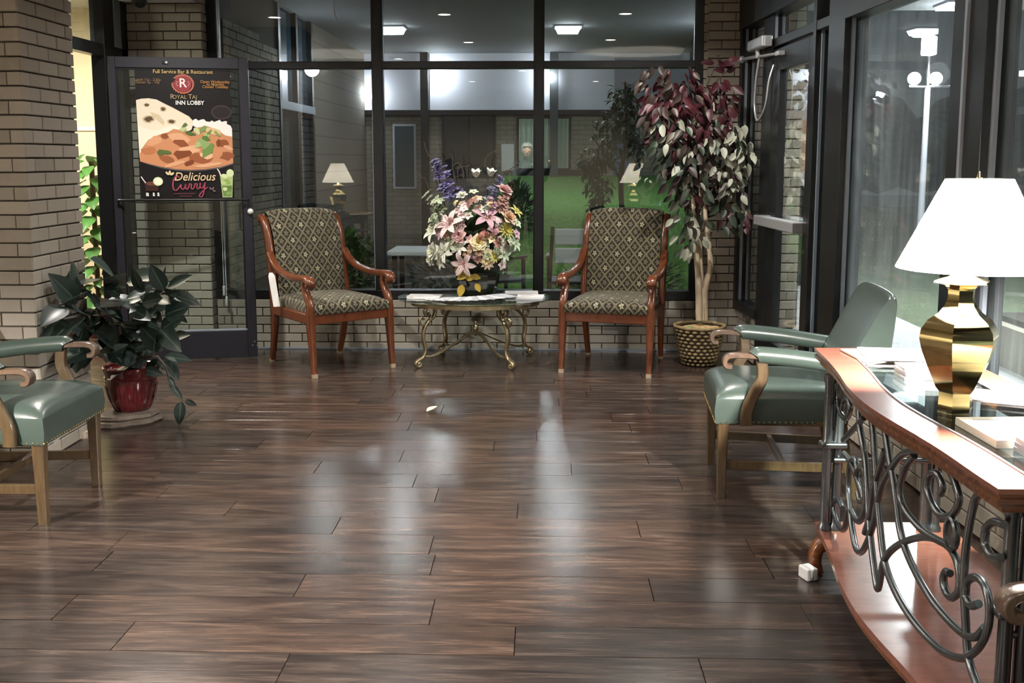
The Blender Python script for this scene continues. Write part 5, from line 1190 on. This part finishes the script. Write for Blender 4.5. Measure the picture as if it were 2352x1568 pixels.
ad = empty('power_adapter', (0.945, 3.56, 0), rad(20), 'small white plug adapter on the floor by the console foot', 'adapter')
obj('adapter_body', MB().bb(-0.022, 0.022, -0.03, 0.03, 0, 0.045), MT['white_plastic'], ad, bevel=0.006)
obj('plug_pins', MB().bb(-0.012, -0.008, -0.045, -0.03, 0.018, 0.026).bb(0.008, 0.012, -0.045, -0.03, 0.018, 0.026), MT['chrome'], ad)
# ------------------------------------------------------------------ courtyard behind the back window
RX = random.Random(5)
def terrain(name, xs, prof, mat, label):
    m = MB(); m.grid([[(x, y, z) for x in xs] for y, z in prof]); return tag(obj(name, m, mat, None, 60), label, 'ground', kind='structure')
terrain('ground', [-3.2, 2.2], [(8.25, -0.02), (15.0, -0.02)], P('dark_mulch', '#3a3b34', 0.95, noise=0.3, nscale=30), 'dark planted ground just outside the back window')
terrain('lawn', [-0.55 + 0.25 * i for i in range(12)], [(9.9, -0.02), (10.2, 0.25), (10.6, 0.55), (11.2, 0.86), (12.2, 1.0), (13.4, 1.13), (14.95, 1.24)], MT['grass'], 'green lawn bank rising behind the back window')
so = obj('canopy', MB().bb(-2.5, 2.4, 8.3, 14.95, 2.93, 3.05), MT['soffit']); tag(so, 'dark grey porch soffit outside the back window', 'canopy', kind='structure')
MT['fix'] = emit_mat('lit_porch_diffuser', '#f4f8ff', 22.0)
MT['globe'] = emit_mat('lit_globe', '#f6f8ff', 30.0)
def porch_light(x, y, label, w=7):
    e = empty('porch_light', (x, y, 2.93), 0, label, 'ceiling light', 'porch ceiling lights outside the back window')
    obj('housing', MB().bb(-0.15, 0.15, -0.15, 0.15, -0.02, 0), MT['white_paint'], e, bevel=0.004)
    m = MB(); a, b = 0.135, 0.11
    m.add([(-a, -a, -0.02), (a, -a, -0.02), (a, a, -0.02), (-a, a, -0.02), (-b, -b, -0.075), (b, -b, -0.075), (b, b, -0.075), (-b, b, -0.075)], [(7, 6, 5, 4), (0, 1, 5, 4), (1, 2, 6, 5), (2, 3, 7, 6), (3, 0, 4, 7)])
    obj('diffuser', m, MT['fix'], e)
    light('porch_lamp', 'AREA', (0, 0, -0.09), w, (0.92, 0.96, 1.0), 0.24, parent=e)
porch_light(-1.68, 11.9, 'lit porch ceiling light above the left armchair'); porch_light(0.28, 11.9, 'lit porch ceiling light above the right armchair')
def globe_lamp(p, d, label, w=22, r=0.075):
    e = empty('wall_lantern', p, 0, label, 'wall lamp', 'globe lamps in the courtyard'); d = Vector(d)
    obj('bracket', MB().tube([tuple(-d * 0.14), (0, 0, 0)], 0.012, 6), MT['blackmetal'], e, 60)
    obj('globe', MB().ball((0, 0, 0), r, 16, 10), MT['globe'], e, 60)
    light('lantern_light', 'POINT', tuple(d * 0.1), w, (0.93, 0.96, 1.0), 0.06, parent=e)
# left wing
lw = obj('brick_wing', MB().bb(-2.75, -2.516, 8.3, 10.05, -0.05, 2.95), MT['mortar']); tag(lw, 'shaded brick wall running away outside the back window', 'wall', kind='structure')
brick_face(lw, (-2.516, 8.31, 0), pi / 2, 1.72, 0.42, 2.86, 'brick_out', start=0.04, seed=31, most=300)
obj('corner_strip', MB().bb(-2.52, -2.49, 10.03, 10.07, 0, 2.93), MT['bead'], lw)
N = NT('far_brick'); tc = N.n('ShaderNodeTexCoord'); mp = N.n('ShaderNodeMapping', {0: tc.outputs['Object'], 2: (pi / 2, 0, 0)})
bt = N.n('ShaderNodeTexBrick', {'Vector': mp, 'Color1': lin('#a59d8f'), 'Color2': lin('#978f82'), 'Mortar': lin('#7f786c'), 'Scale': 1.0, 'Mortar Size': 0.006, 'Brick Width': 0.203, 'Row Height': 0.067})
MT['farbrick'] = N.surf(N.n('ShaderNodeBsdfPrincipled', {'Base Color': bt, 'Roughness': 0.85}))
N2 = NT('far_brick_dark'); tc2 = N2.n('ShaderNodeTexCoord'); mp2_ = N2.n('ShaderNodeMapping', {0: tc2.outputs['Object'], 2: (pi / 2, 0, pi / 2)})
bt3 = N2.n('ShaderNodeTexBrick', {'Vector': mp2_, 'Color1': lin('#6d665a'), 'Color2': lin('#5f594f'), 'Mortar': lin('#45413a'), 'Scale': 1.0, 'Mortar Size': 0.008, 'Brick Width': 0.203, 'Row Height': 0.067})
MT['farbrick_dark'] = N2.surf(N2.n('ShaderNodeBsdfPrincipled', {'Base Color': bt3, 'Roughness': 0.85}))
wf = empty('wing_window', (-2.55, 10.07, 0), 0, 'dark glazed bay of the left wing with a grey rail', 'window')
for y0, y1 in ((0, 0.08), (0.72, 0.80), (1.42, 1.5)): obj('mullion', MB().bb(-0.05, 0.05, y0, y1, 0, 2.93), MT['alu'], wf)
obj('rail', MB().bb(-0.05, 0.06, 0.0, 1.5, 1.95, 2.03), MT['bead'], wf); obj('sill', MB().bb(-0.05, 0.05, 0.0, 1.5, 0, 0.4), MT['alu'], wf)
for y0 in (0.08, 0.80): obj('pane', MB().bb(-0.01, 0.0, y0, y0 + 0.63, 0.4, 2.93), P('night_pane', '#2b3a44', 0.05, 0, 0.8), wf)
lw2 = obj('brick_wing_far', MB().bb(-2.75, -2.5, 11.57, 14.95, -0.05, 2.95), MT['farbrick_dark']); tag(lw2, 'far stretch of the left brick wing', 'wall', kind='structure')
# facade across the courtyard
YF = 14.95
fs = obj('facade_wall', MB().bb(-2.55, 2.2, YF, YF + 0.2, -0.1, 2.14), MT['farbrick']); tag(fs, 'pale brick facade across the courtyard', 'wall', kind='structure')
fb = empty('fascia_band', (0, YF - 0.055, 0), 0, 'white fascia panels above the facade across the courtyard', 'fascia')
for x0, x1 in ((-2.5, -1.70), (-1.58, 0.1), (0.22, 1.0)): obj('fascia_panel', MB().bb(x0, x1, -0.02, 0.05, 2.15, 2.93), MT['white_paint'], fb)
obj('beam', MB().bb(-2.5, 1.05, -0.06, 0.05, 2.08, 2.15), MT['alu'], fb)
for x, lc in ((-1.64, 'dark post in front of the facade left of the double door'), (0.16, 'grey post in front of the curtained facade window')):
    tag(obj('facade_post', MB().bb(x - 0.055, x + 0.055, YF - 0.26, YF - 0.15, -0.02 if x < 0 else 1.2, 2.93), MT['alu' if x < 0 else 'soffit'], bevel=0.004), lc, 'post', 'posts across the courtyard')
wn = empty('facade_window', (0, YF - 0.01, 0), 0, 'dark window with a pale frame left of the facade door', 'window')
obj('frame', MB().bb(-2.12, -1.79, -0.02, 0.0, 1.05, 1.96), MT['white_paint'], wn); obj('pane', MB().bb(-2.09, -1.82, -0.03, -0.015, 1.08, 1.93), P('slate_pane', '#4d5a60', 0.1), wn)
dd = empty('facade_door', (0, YF - 0.01, 0), 0, 'dark double door across the courtyard', 'door')
obj('door_leaf', MB().bb(-1.38, -1.04, -0.04, 0.0, 1.22, 2.06), P('dark_door', '#1f2324', 0.3), dd); obj('door_leaf', MB().bb(-1.02, -0.70, -0.04, 0.0, 1.22, 2.06), P('dark_door_b', '#262a2a', 0.3), dd)
obj('door_frame', MB().bb(-1.42, -1.38, -0.05, 0.0, 1.22, 2.08).bb(-0.70, -0.66, -0.05, 0.0, 1.22, 2.08), MT['alu'], dd); obj('notice', MB().bb(-0.58, -0.40, -0.02, -0.01, 1.3, 1.68), MT['paper'], dd)
cw = empty('curtained_window', (0, YF - 0.02, 0), 0, 'facade window with pale green drawn curtains', 'window')
obj('frame', MB().bb(-0.36, 0.40, -0.02, 0.01, 1.30, 2.05), MT['alu'], cw)
MT['curtain'] = P('pale_green_curtain', '#b9c9b8', 0.8)  # plain greenish-white cloth colour
m = MB(); m.grid([[(-0.33 + 0.70 * i / 60, -0.035 + 0.012 * sin(i * 1.05), z) for i in range(61)] for z in (1.34, 2.03)]); obj('curtain', m, MT['curtain'], cw, 60)
obj('sill_panel', MB().bb(-0.36, 0.62, -0.03, 0.0, 1.24, 1.32), MT['alu'], cw)
bd = empty('blue_door', (0, YF - 0.01, 0), 0, 'slate blue door at the end of the facade', 'door')
obj('door_leaf', MB().bb(1.0, 1.25, -0.04, 0, 1.22, 1.75), P('slate_blue', '#5a7288', 0.5), bd); obj('door_top', MB().bb(0.98, 1.27, -0.045, 0, 1.75, 1.80), MT['alu'], bd)
for px_, py_, lb2 in ((1003, 172, 'lit globe lamp at the dark facade column'), (1264, 178, 'lit globe lamp at the pale facade column'), (850, 215, 'lit globe lamp at the left end of the fascia')): globe_lamp(at(px_, py_, 14.75), (0, -1, 0), lb2, 7 if px_ > 900 else 3)
globe_lamp((-2.36, 10.85, 2.38), (1, 0, 0), 'lit globe lamp on the left wing', 3)
# right wing
rwg = empty('siding_wing', (2.05, 9.2, 0), 0, 'dark teal sided wing on the right of the courtyard', 'building')
for i in range(22): obj('siding_board', MB().bb(-0.012, 0.03, 0.0, 5.7, 0.1 + i * 0.13, 0.225 + i * 0.13), P('teal_siding', '#33474a', 0.7) if i == 0 else bpy.data.materials['teal_siding'], rwg)
obj('core', MB().bb(0.03, 0.2, 0.0, 5.7, 0, 3.0), MT['alu'], rwg)
MT['litwin'] = emit_mat('lit_window', '#eef2ff', 3.0)
for y0, z0, z1 in ((1.6, 1.95, 2.5), (2.5, 1.95, 2.5)):
    f = obj('window', MB().bb(-0.035, -0.012, y0 - 0.05, y0 + 0.65, z0 - 0.05, z1 + 0.05), MT['white_paint'], rwg); obj('lit_pane', MB().bb(-0.042, -0.036, y0, y0 + 0.6, z0, z1), MT['litwin'], f)
globe_lamp((1.86, 11.6, 2.62), (-1, 0, 0), 'lit globe lamp on the teal wing', 5)
# shrubs, hedge, small tree
def bush(name, c, r, n, label, mat='hedge', size=0.09, cat='shrub', zmin=0.0):
    m = MB(); lf = leaf_mesh('tmp', size, size * 0.45, MT[mat], 0.2, 0.3, seg=3)
    for i in range(n):
        d = Vector((RX.gauss(0, 1), RX.gauss(0, 1), RX.gauss(0, 1))).normalized(); p = Vector((d.x * r[0], d.y * r[1], d.z * r[2])) * (0.55 + 0.45 * RX.random())
        q = (d + Vector((RX.uniform(-.6, .6), RX.uniform(-.6, .6), RX.uniform(-.2, .8)))).to_track_quat('Y', 'Z').to_matrix().to_4x4(); q.translation = p
        if c[2] + p.z < zmin: continue
        m.add([q @ v.co for v in lf.vertices], [tuple(k.vertices) for k in lf.polygons])
    e = empty(name, c, 0, label, cat); obj('foliage', m, MT[mat], e, 70)
    obj('branches', MB().tube([(0, 0, zmin - c[2]), (0.02, 0, 0)], [0.03, 0.01], 6).tube([(0, 0, (zmin - c[2]) * .7), (r[0] * .5, 0, r[2] * .3)], [0.015, 0.006], 5).tube([(0, 0, (zmin - c[2]) * .7), (-r[0] * .5, 0.05, r[2] * .4)], [0.015, 0.006], 5), MT['stem'], e, 60); return e
MT['fern'] = leaf_mat('lit_fern', '#3f6a2c', '#5a8a40', 0.5)
bush('fern_shrub', (-1.72, 8.85, 0.42), (0.36, 0.26, 0.42), 900, 'bright ferny shrub outside behind the left armchair', 'fern', 0.13)
bush('box_hedge', (-0.28, 11.2, 0.86), (0.22, 0.3, 0.36), 900, 'clipped dark hedge on the lawn behind the bouquet', zmin=0.55)
bush('low_hedge', (0.75, 9.75, 0.28), (0.62, 0.22, 0.34), 1100, 'low dark hedge outside behind the right armchair')
bush('low_hedge', (-0.85, 10.4, 0.25), (0.5, 0.22, 0.34), 900, 'low dark hedge outside behind the coffee table')
yt = empty('young_tree', (0.85, 11.0, 0.76), 0, 'slender young tree on the lawn behind the right armchair', 'tree')
m = MB(); lf = leaf_mesh('tmp', 0.1, 0.045, MT['hedge'], 0.2, 0.3, seg=3)
for px_, py_, rr_ in ((1405, 300, .22), (1385, 360, .2), (1440, 280, .22), (1352, 380, .12), (1375, 430, .14), (1372, 475, .1), (1435, 225, .16), (1455, 340, .14)):
    c0 = at(px_, py_, 11.0)
    for i in range(120):
        d = Vector((RX.gauss(0, 1), RX.gauss(0, 1), RX.gauss(0, 1))).normalized() * rr_ * RX.random() ** 0.4
        q = Vector((RX.uniform(-1, 1), RX.uniform(-1, 1), RX.uniform(-1, .4))).to_track_quat('Y', 'Z').to_matrix().to_4x4(); q.translation = c0 + d - yt.location
        m.add([q @ v.co for v in lf.vertices], [tuple(k.vertices) for k in lf.polygons])
obj('foliage', m, MT['hedge'], yt, 70)
obj('trunk', MB().tube(spline([(0, 0, 0), (-0.03, 0, 0.5), (0.02, 0, 1.0), (0.0, 0, 1.5)], 4), [0.03] * 6 + [0.015] * 7, 7).tube([(-0.03, 0, 0.5), (-0.3, 0, 0.9)], [0.015, 0.006], 5).tube([(0, 0, .7), (0.15, 0, 1.2)], [0.015, 0.006], 5), MT['stem'], yt, 60)
# white patio set
MT['resin'] = P('white_resin', '#c9cfd2', 0.45)
def patio_chair(loc, rz, label):
    e = empty('patio_chair', loc, rz, label, 'chair', 'white patio chairs outside')
    for z0, z1 in ((0.60, 0.735), (0.76, 0.90)): obj('back_slat', MB().bb(-0.15, 0.15, 0.19, 0.215, z0, z1), MT['resin'], e, bevel=0.01)
    obj('seat', MB().bb(-0.21, 0.21, -0.21, 0.2, 0.42, 0.45), MT['blackmetal'], e, bevel=0.01)
    for sx in (-1, 1):
        obj('rear_leg', MB().bar([(sx * 0.19, 0.25, 0), (sx * 0.19, 0.205, 0.45), (sx * 0.17, 0.205, 0.92)], (1, 0, 0), 0.03, 0.03), MT['blackmetal'], e); obj('front_leg', MB().bar([(sx * 0.2, -0.2, 0), (sx * 0.2, -0.19, 0.63)], (1, 0, 0), 0.03, 0.03), MT['blackmetal'], e)
        obj('armrest', MB().bar(spline([(sx * 0.2, 0.2, 0.66), (sx * 0.21, 0.0, 0.63), (sx * 0.2, -0.22, 0.645)], 5), (1, 0, 0), 0.04, 0.02), MT['blackmetal'], e)
    return e
patio_chair((0.26, 9.15, -0.02), rad(180), 'white-slatted patio chair outside left of the right armchair'); patio_chair((-0.42, 9.2, -0.02), rad(115), 'white-slatted patio chair outside behind the bouquet, seen side-on')
pt3 = empty('patio_table', (-1.02, 9.25, -0.02), 0, 'white patio table outside between left armchair and bouquet', 'table')
obj('table_top', MB().bb(-0.32, 0.32, -0.3, 0.3, 0.66, 0.70), MT['resin'], pt3, bevel=0.01)
for sx in (-1, 1):
    for sy in (-1, 1): obj('leg', MB().bb(sx * 0.26 - 0.02, sx * 0.26 + 0.02, sy * 0.24 - 0.02, sy * 0.24 + 0.02, 0, 0.67), MT['blackmetal'], pt3)

# ------------------------------------------------------------------ forecourt outside the right storefront
terrain('pavement', [1.72, 3.4], [(-4.5, -0.03), (12.5, -0.03)], MT['concrete'], 'pale concrete walk outside the right storefront')
terrain('front_lawn', [3.4, 30], [(-4.5, -0.04), (14, -0.04), (34, -0.04)], P('dim_lawn', '#4b5640', 0.95, noise=0.3, nscale=20), 'dim lawn outside the right storefront')
terrain('road', [4, 60], [(34, -0.03), (44, -0.03)], MT['concrete'], 'pale road strip beyond the lawn')
hf = empty('night_tree_line', (20, 50, 0), 0, 'dark line of trees beyond the road', 'trees')
m = MB(); 
for i in range(30):
    x = -12 + i * 1.6 ; h = 2.8 + 1.6 * RX.random(); m.ball((x, RX.uniform(-1, 1), h * 0.55), 1.9, 8, 6, (1, .8, h / 3.2))
o = obj('tree_crowns', m, P('night_foliage', '#3d4a48', 0.95, noise=0.5, nscale=3, bump=1.0), hf, 60); o['kind'] = 'stuff'
ps = obj('entrance_canopy', MB().bb(1.85, 6.2, 4.8, 10.7, 2.92, 3.1), MT['white_paint']); tag(ps, 'white entrance soffit outside the right storefront', 'canopy', kind='structure')
def soffit_light(x, y, label, w):
    e = empty('soffit_light', (x, y, 2.92), 0, label, 'ceiling light', 'soffit lights over the forecourt')
    obj('housing', MB().bb(-0.2, 0.2, -0.2, 0.2, -0.02, 0), MT['white_paint'], e); obj('diffuser', MB().bb(-0.18, 0.18, -0.18, 0.18, -0.05, -0.02), MT['fix'], e)
    light('soffit_lamp', 'AREA', (0, 0, -0.06), w, (0.95, 0.97, 1.0), 0.3, parent=e)
soffit_light(3.93, 10.2, 'bright soffit light at the top of the tall right window', 260); soffit_light(2.6, 6.6, 'soffit light over the walk by the exit door', 110); soffit_light(4.4, 6.0, 'soffit light beyond the tall window mullion', 160)
lp = empty('lamp_post', (5.08, 14.2, -0.04), 0, 'lit lamp post with clustered globes seen through the tall right window', 'street lamp')
obj('pole', MB().tube([(0, 0, 0), (0, 0, 2.45)], [0.05, 0.035], 10), MT['white_paint'], lp, 60)
obj('cross_arm', MB().tube([(-0.25, 0, 2.45), (0.45, 0, 2.45)], 0.025, 8), MT['blackmetal'], lp, 60)
for x in (-0.18, 0.1, 0.36): obj('globe', MB().ball((x, 0, 2.56), 0.085 if x < 0.3 else 0.06, 14, 9), MT['globe'], lp, 60)
obj('lantern', MB().bb(-0.09, 0.07, -0.08, 0.08, 2.86, 3.10), MT['globe'], lp, bevel=0.02); obj('lantern_stem', MB().tube([(0, 0, 2.45), (0, 0, 2.85)], 0.02, 6), MT['blackmetal'], lp)
light('post_light', 'POINT', (0, -0.3, 2.6), 160, (0.95, 0.97, 1.0), 0.15, parent=lp)
# brick pier just outside the sidelight, warm light put into its brick colour
op = obj('outer_pier', MB().bb(1.66, 1.80, 7.46, 8.0, -0.03, 2.9), MT['mortar_pale']); tag(op, 'brick pier outside the narrow sidelight, coloured cream as if warmly lit', 'pier', kind='structure')
brick_face(op, (1.645, 7.46, 0), 0, 0.165, 0.0, 2.9, 'brick_pale', start=0.0, seed=41)
brick_face(op, (1.80, 7.445, 0), pi / 2, 0.5, 0.0, 2.9, 'brick_pale', start=0.03, seed=42)
# brick planter
bp_ = empty('brick_planter', (3.35, 6.9, -0.03), 0, 'low tan brick planter with bare soil outside beside the lamp', 'planter')
obj('planter_core', MB().bb(0, 1.6, 0.016, 1.2, 0, 0.30), MT['mortar_pale'], bp_); obj('planter_soil', MB().bb(0.1, 1.5, 0.1, 1.1, 0.30, 0.34), MT['soil'], bp_)
brick_face(bp_, (0, 0.016, 0), 0, 1.6, 0, 0.27, 'brick', seed=43)
for i in range(8): obj('cap_stone', MB().bb(0.2 * i + 0.004, 0.2 * i + 0.196, -0.04, 0.12, 0.268, 0.335), MT['flag_pale'], bp_, bevel=0.006)
# advertising board seen through the exit door
ab = empty('sign_board', (2.22, 8.8, -0.03), rad(0), 'tall peach and white sign board seen through the exit door glass', 'sign')
obj('panel', MB().bb(-0.16, 0.3, -0.015, 0.015, 1.28, 2.12), P('sign_white', '#d8cfd0', 0.5), ab); obj('picture', MB().add([(-0.16 + 0.46 * i / 10, -0.017, 1.45 + 0.38 * (1 - (i / 10) ** 2) + 0.0) for i in range(11)] + [(0.30, -0.017, 1.40), (-0.16, -0.017, 1.40)], [tuple(range(12, -1, -1))]), P('sign_peach', '#d9a987', 0.5), ab)
for x in (-0.14, 0.28): obj('post', MB().bb(x - 0.02, x + 0.02, 0.016, 0.05, 0, 2.1), MT['blackmetal'], ab)
# climbing plant in the room beyond the doorway
vp = empty('climbing_plant', (-3.70, 8.55, 0), 0, 'green climbing plant in the gap between pillar and door frame', 'plant')
obj('plant_pot', MB().lathe([(0.10, 0), (0.14, 0.22), (0.15, 0.25), (0.135, 0.25), (0.13, 0.22)], 20), MT['redpot'], vp, 40); obj('moss_pole', MB().tube([(0, 0, 0.1), (0, 0, 1.45)], 0.022, 8), MT['stem'], vp, 60)
vm = leaf_mesh('leaf', 0.16, 0.11, leaf_mat('pothos_leaf', '#3f6e34', '#5f8a4c', 0.35, rand=0.35), 0.25, 0.25)
for i in range(64):
    a = i * 2.4; z = 0.3 + 1.25 * i / 64; d = Vector((cos(a), sin(a), -0.4)); place_leaf('leaf', vm, vp, vp.location + Vector((0.05 * cos(a), 0.05 * sin(a), z)), d, RX.uniform(-.4, .4), RX.uniform(0.75, 1.15), (d.x, d.y - .5, 1))
# ------------------------------------------------------------------ the person taking the picture, standing behind the camera (seen as a reflection)
pe = empty('person', (-0.26, -0.50, 0), 0, 'white-haired person in a dark coat raising a phone, reflected in the window', 'person')
MT['skin'] = P('skin', '#c79a80', 0.55); MT['coat'] = P('dark_coat', '#20222a', 0.8, noise=0.2, nscale=20); MT['trouser'] = P('dark_trousers', '#2b2c33', 0.85); MT['hair'] = P('white_hair', '#e3e1dc', 0.7, noise=0.1, nscale=60, bump=0.6); MT['shoe'] = P('black_shoe', '#17171a', 0.4)
def fuse(name, mb, mat, parent, vox, smooth=6):
    o = obj(name, mb, mat, parent, 180); r = o.modifiers.new('fuse', 'REMESH'); r.mode = 'VOXEL'; r.voxel_size = vox; r.use_smooth_shade = True
    s = o.modifiers.new('relax', 'SMOOTH'); s.iterations = smooth; s.factor = 0.5; return o
PHN = Vector((0.26, 0.455, 1.47))       # the phone, in the person's frame, just behind the lens
hands = {1: PHN + Vector((0.085, -0.03, -0.015)), -1: PHN + Vector((-0.085, -0.03, -0.015))}
b = MB()
b.ball((0.02, 0.03, 1.585), 0.098, 18, 14, (0.80, 0.98, 1.22)); b.ball((0.02, 0.075, 1.53), 0.055, 12, 9, (0.85, 0.8, 1)); b.ball((0.02, 0.128, 1.573), 0.017, 8, 6, (0.8, 1, 1.5)); b.ball((0.02, 0.112, 1.528), 0.02, 8, 6, (1.3, .6, .5))
for s in (-1, 1): b.ball((0.02 + s * 0.08, 0.02, 1.578), 0.024, 8, 6, (0.45, 0.8, 1.3))
b.tube([(0.0, -0.01, 1.36), (0.01, 0.0, 1.44), (0.02, 0.015, 1.52)], [0.07, 0.056, 0.055], 12)
b.tube([(0, 0, 0.86), (0, 0, 1.0), (0, 0.0, 1.15), (0, -0.005, 1.30), (0, -0.01, 1.39)], [0.15, 0.135, 0.15, 0.15, 0.09], 14)
for s in (-1, 1):
    sh = Vector((s * 0.17, 0.0, 1.36)); el = Vector((s * 0.22 + 0.06, 0.16, 1.16)); wr = hands[s] + Vector((s * 0.02, -0.07, -0.06))
    b.tube([(0, 0, 1.33), sh, (sh + el) / 2, el, (el + wr) / 2, wr], [0.09, 0.058, 0.05, 0.042, 0.036, 0.027], 10)
    b.tube([wr, hands[s] + Vector((s * 0.005, -0.02, -0.02))], [0.027, 0.032], 10)
    for k in range(4):
        r0 = hands[s] + Vector((s * 0.005, -0.01, -0.03 + 0.018 * k)); L = (0.055, 0.065, 0.062, 0.05)[k]
        b.tube([r0, r0 + Vector((-s * L * .35, 0.025, 0.006)), r0 + Vector((-s * L * .75, 0.034, 0.008)), r0 + Vector((-s * L, 0.026, 0.008))], [0.0095, 0.009, 0.0085, 0.007], 7)
    t0 = hands[s] + Vector((s * 0.0, -0.028, -0.03)); b.tube([t0, t0 + Vector((-s * 0.028, -0.004, 0.006)), t0 + Vector((-s * 0.05, 0.012, 0.018))], [0.012, 0.0105, 0.008], 7)
    b.tube([(s * 0.085, 0, 0.90), (s * 0.095, 0.005, 0.70), (s * 0.10, 0.01, 0.48), (s * 0.105, -0.005, 0.28), (s * 0.11, -0.015, 0.07)], [0.10, 0.085, 0.058, 0.052, 0.036], 12)
    b.tube([(s * 0.11, -0.04, 0.045), (s * 0.115, 0.06, 0.035), (s * 0.12, 0.16, 0.028)], [0.042, 0.04, 0.025], 10)
fuse('body', b, MT['skin'], pe, 0.008, 4)
for s in (-1, 1): obj('eye', MB().ball((0.02 + s * 0.033, 0.112, 1.592), 0.010, 10, 7), MT['shoe'], pe, 60)
h = MB(); h.ball((0.02, 0.005, 1.625), 0.105, 18, 12, (0.90, 1.0, 1.05)); h.ball((0.02, -0.045, 1.57), 0.085, 14, 10, (0.95, 0.7, 1.1))
for s in (-1, 1): h.ball((0.02 + s * 0.075, -0.01, 1.60), 0.04, 10, 7, (0.5, 1, 1.3))
h.tube([(-0.05, 0.09, 1.67), (0.02, 0.105, 1.675), (0.09, 0.09, 1.67)], 0.02, 8)
fuse('hair', h, MT['hair'], pe, 0.008, 4)
c_ = MB(); c_.tube([(0, -0.005, 0.72), (0, -0.005, 0.9), (0, 0, 1.05), (0, 0, 1.2), (0, -0.008, 1.32), (0, -0.01, 1.40), (0.008, -0.005, 1.44)], [0.20, 0.195, 0.18, 0.185, 0.175, 0.105, 0.085], 18)
for s in (-1, 1):
    sh = Vector((s * 0.17, 0.0, 1.36)); el = Vector((s * 0.22 + 0.06, 0.16, 1.16)); wr = hands[s] + Vector((s * 0.02, -0.07, -0.06))
    c_.tube([(0, 0, 1.33), sh, (sh + el) / 2, el, (el + wr) / 2, wr + (el - wr) * 0.08], [0.11, 0.082, 0.072, 0.064, 0.056, 0.048], 12)
fuse('coat', c_, MT['coat'], pe, 0.010, 4)
t_ = MB(); t_.tube([(0, 0, 0.70), (0, 0, 0.92)], [0.165, 0.16], 14)
for s in (-1, 1): t_.tube([(s * 0.085, 0, 0.88), (s * 0.095, 0.005, 0.70), (s * 0.10, 0.01, 0.48), (s * 0.105, -0.005, 0.28), (s * 0.11, -0.015, 0.085)], [0.115, 0.10, 0.078, 0.07, 0.06], 12)
fuse('trousers', t_, MT['trouser'], pe, 0.010, 4)
for s in (-1, 1):
    m = MB(); m.tube([(s * 0.11, -0.06, 0.05), (s * 0.112, 0.0, 0.06), (s * 0.117, 0.09, 0.045), (s * 0.123, 0.185, 0.03)], [0.042, 0.055, 0.05, 0.028], 12)
    o = fuse('shoe', m.bb(s * 0.116 - 0.045, s * 0.116 + 0.045, -0.085, 0.19, 0.0, 0.02), MT['shoe'], pe, 0.008, 3)
ph = empty('smartphone', pe.location + PHN, 0, 'black smartphone held up sideways by the person taking the picture', 'phone')
obj('phone_body', MB().bb(-0.075, 0.075, -0.005, 0.004, -0.037, 0.037), MT['blackmetal'], ph, bevel=0.004); obj('screen', MB().bb(-0.07, 0.07, -0.0065, -0.005, -0.033, 0.033), emit_mat('phone_screen', '#8d98a8', 0.6), ph)
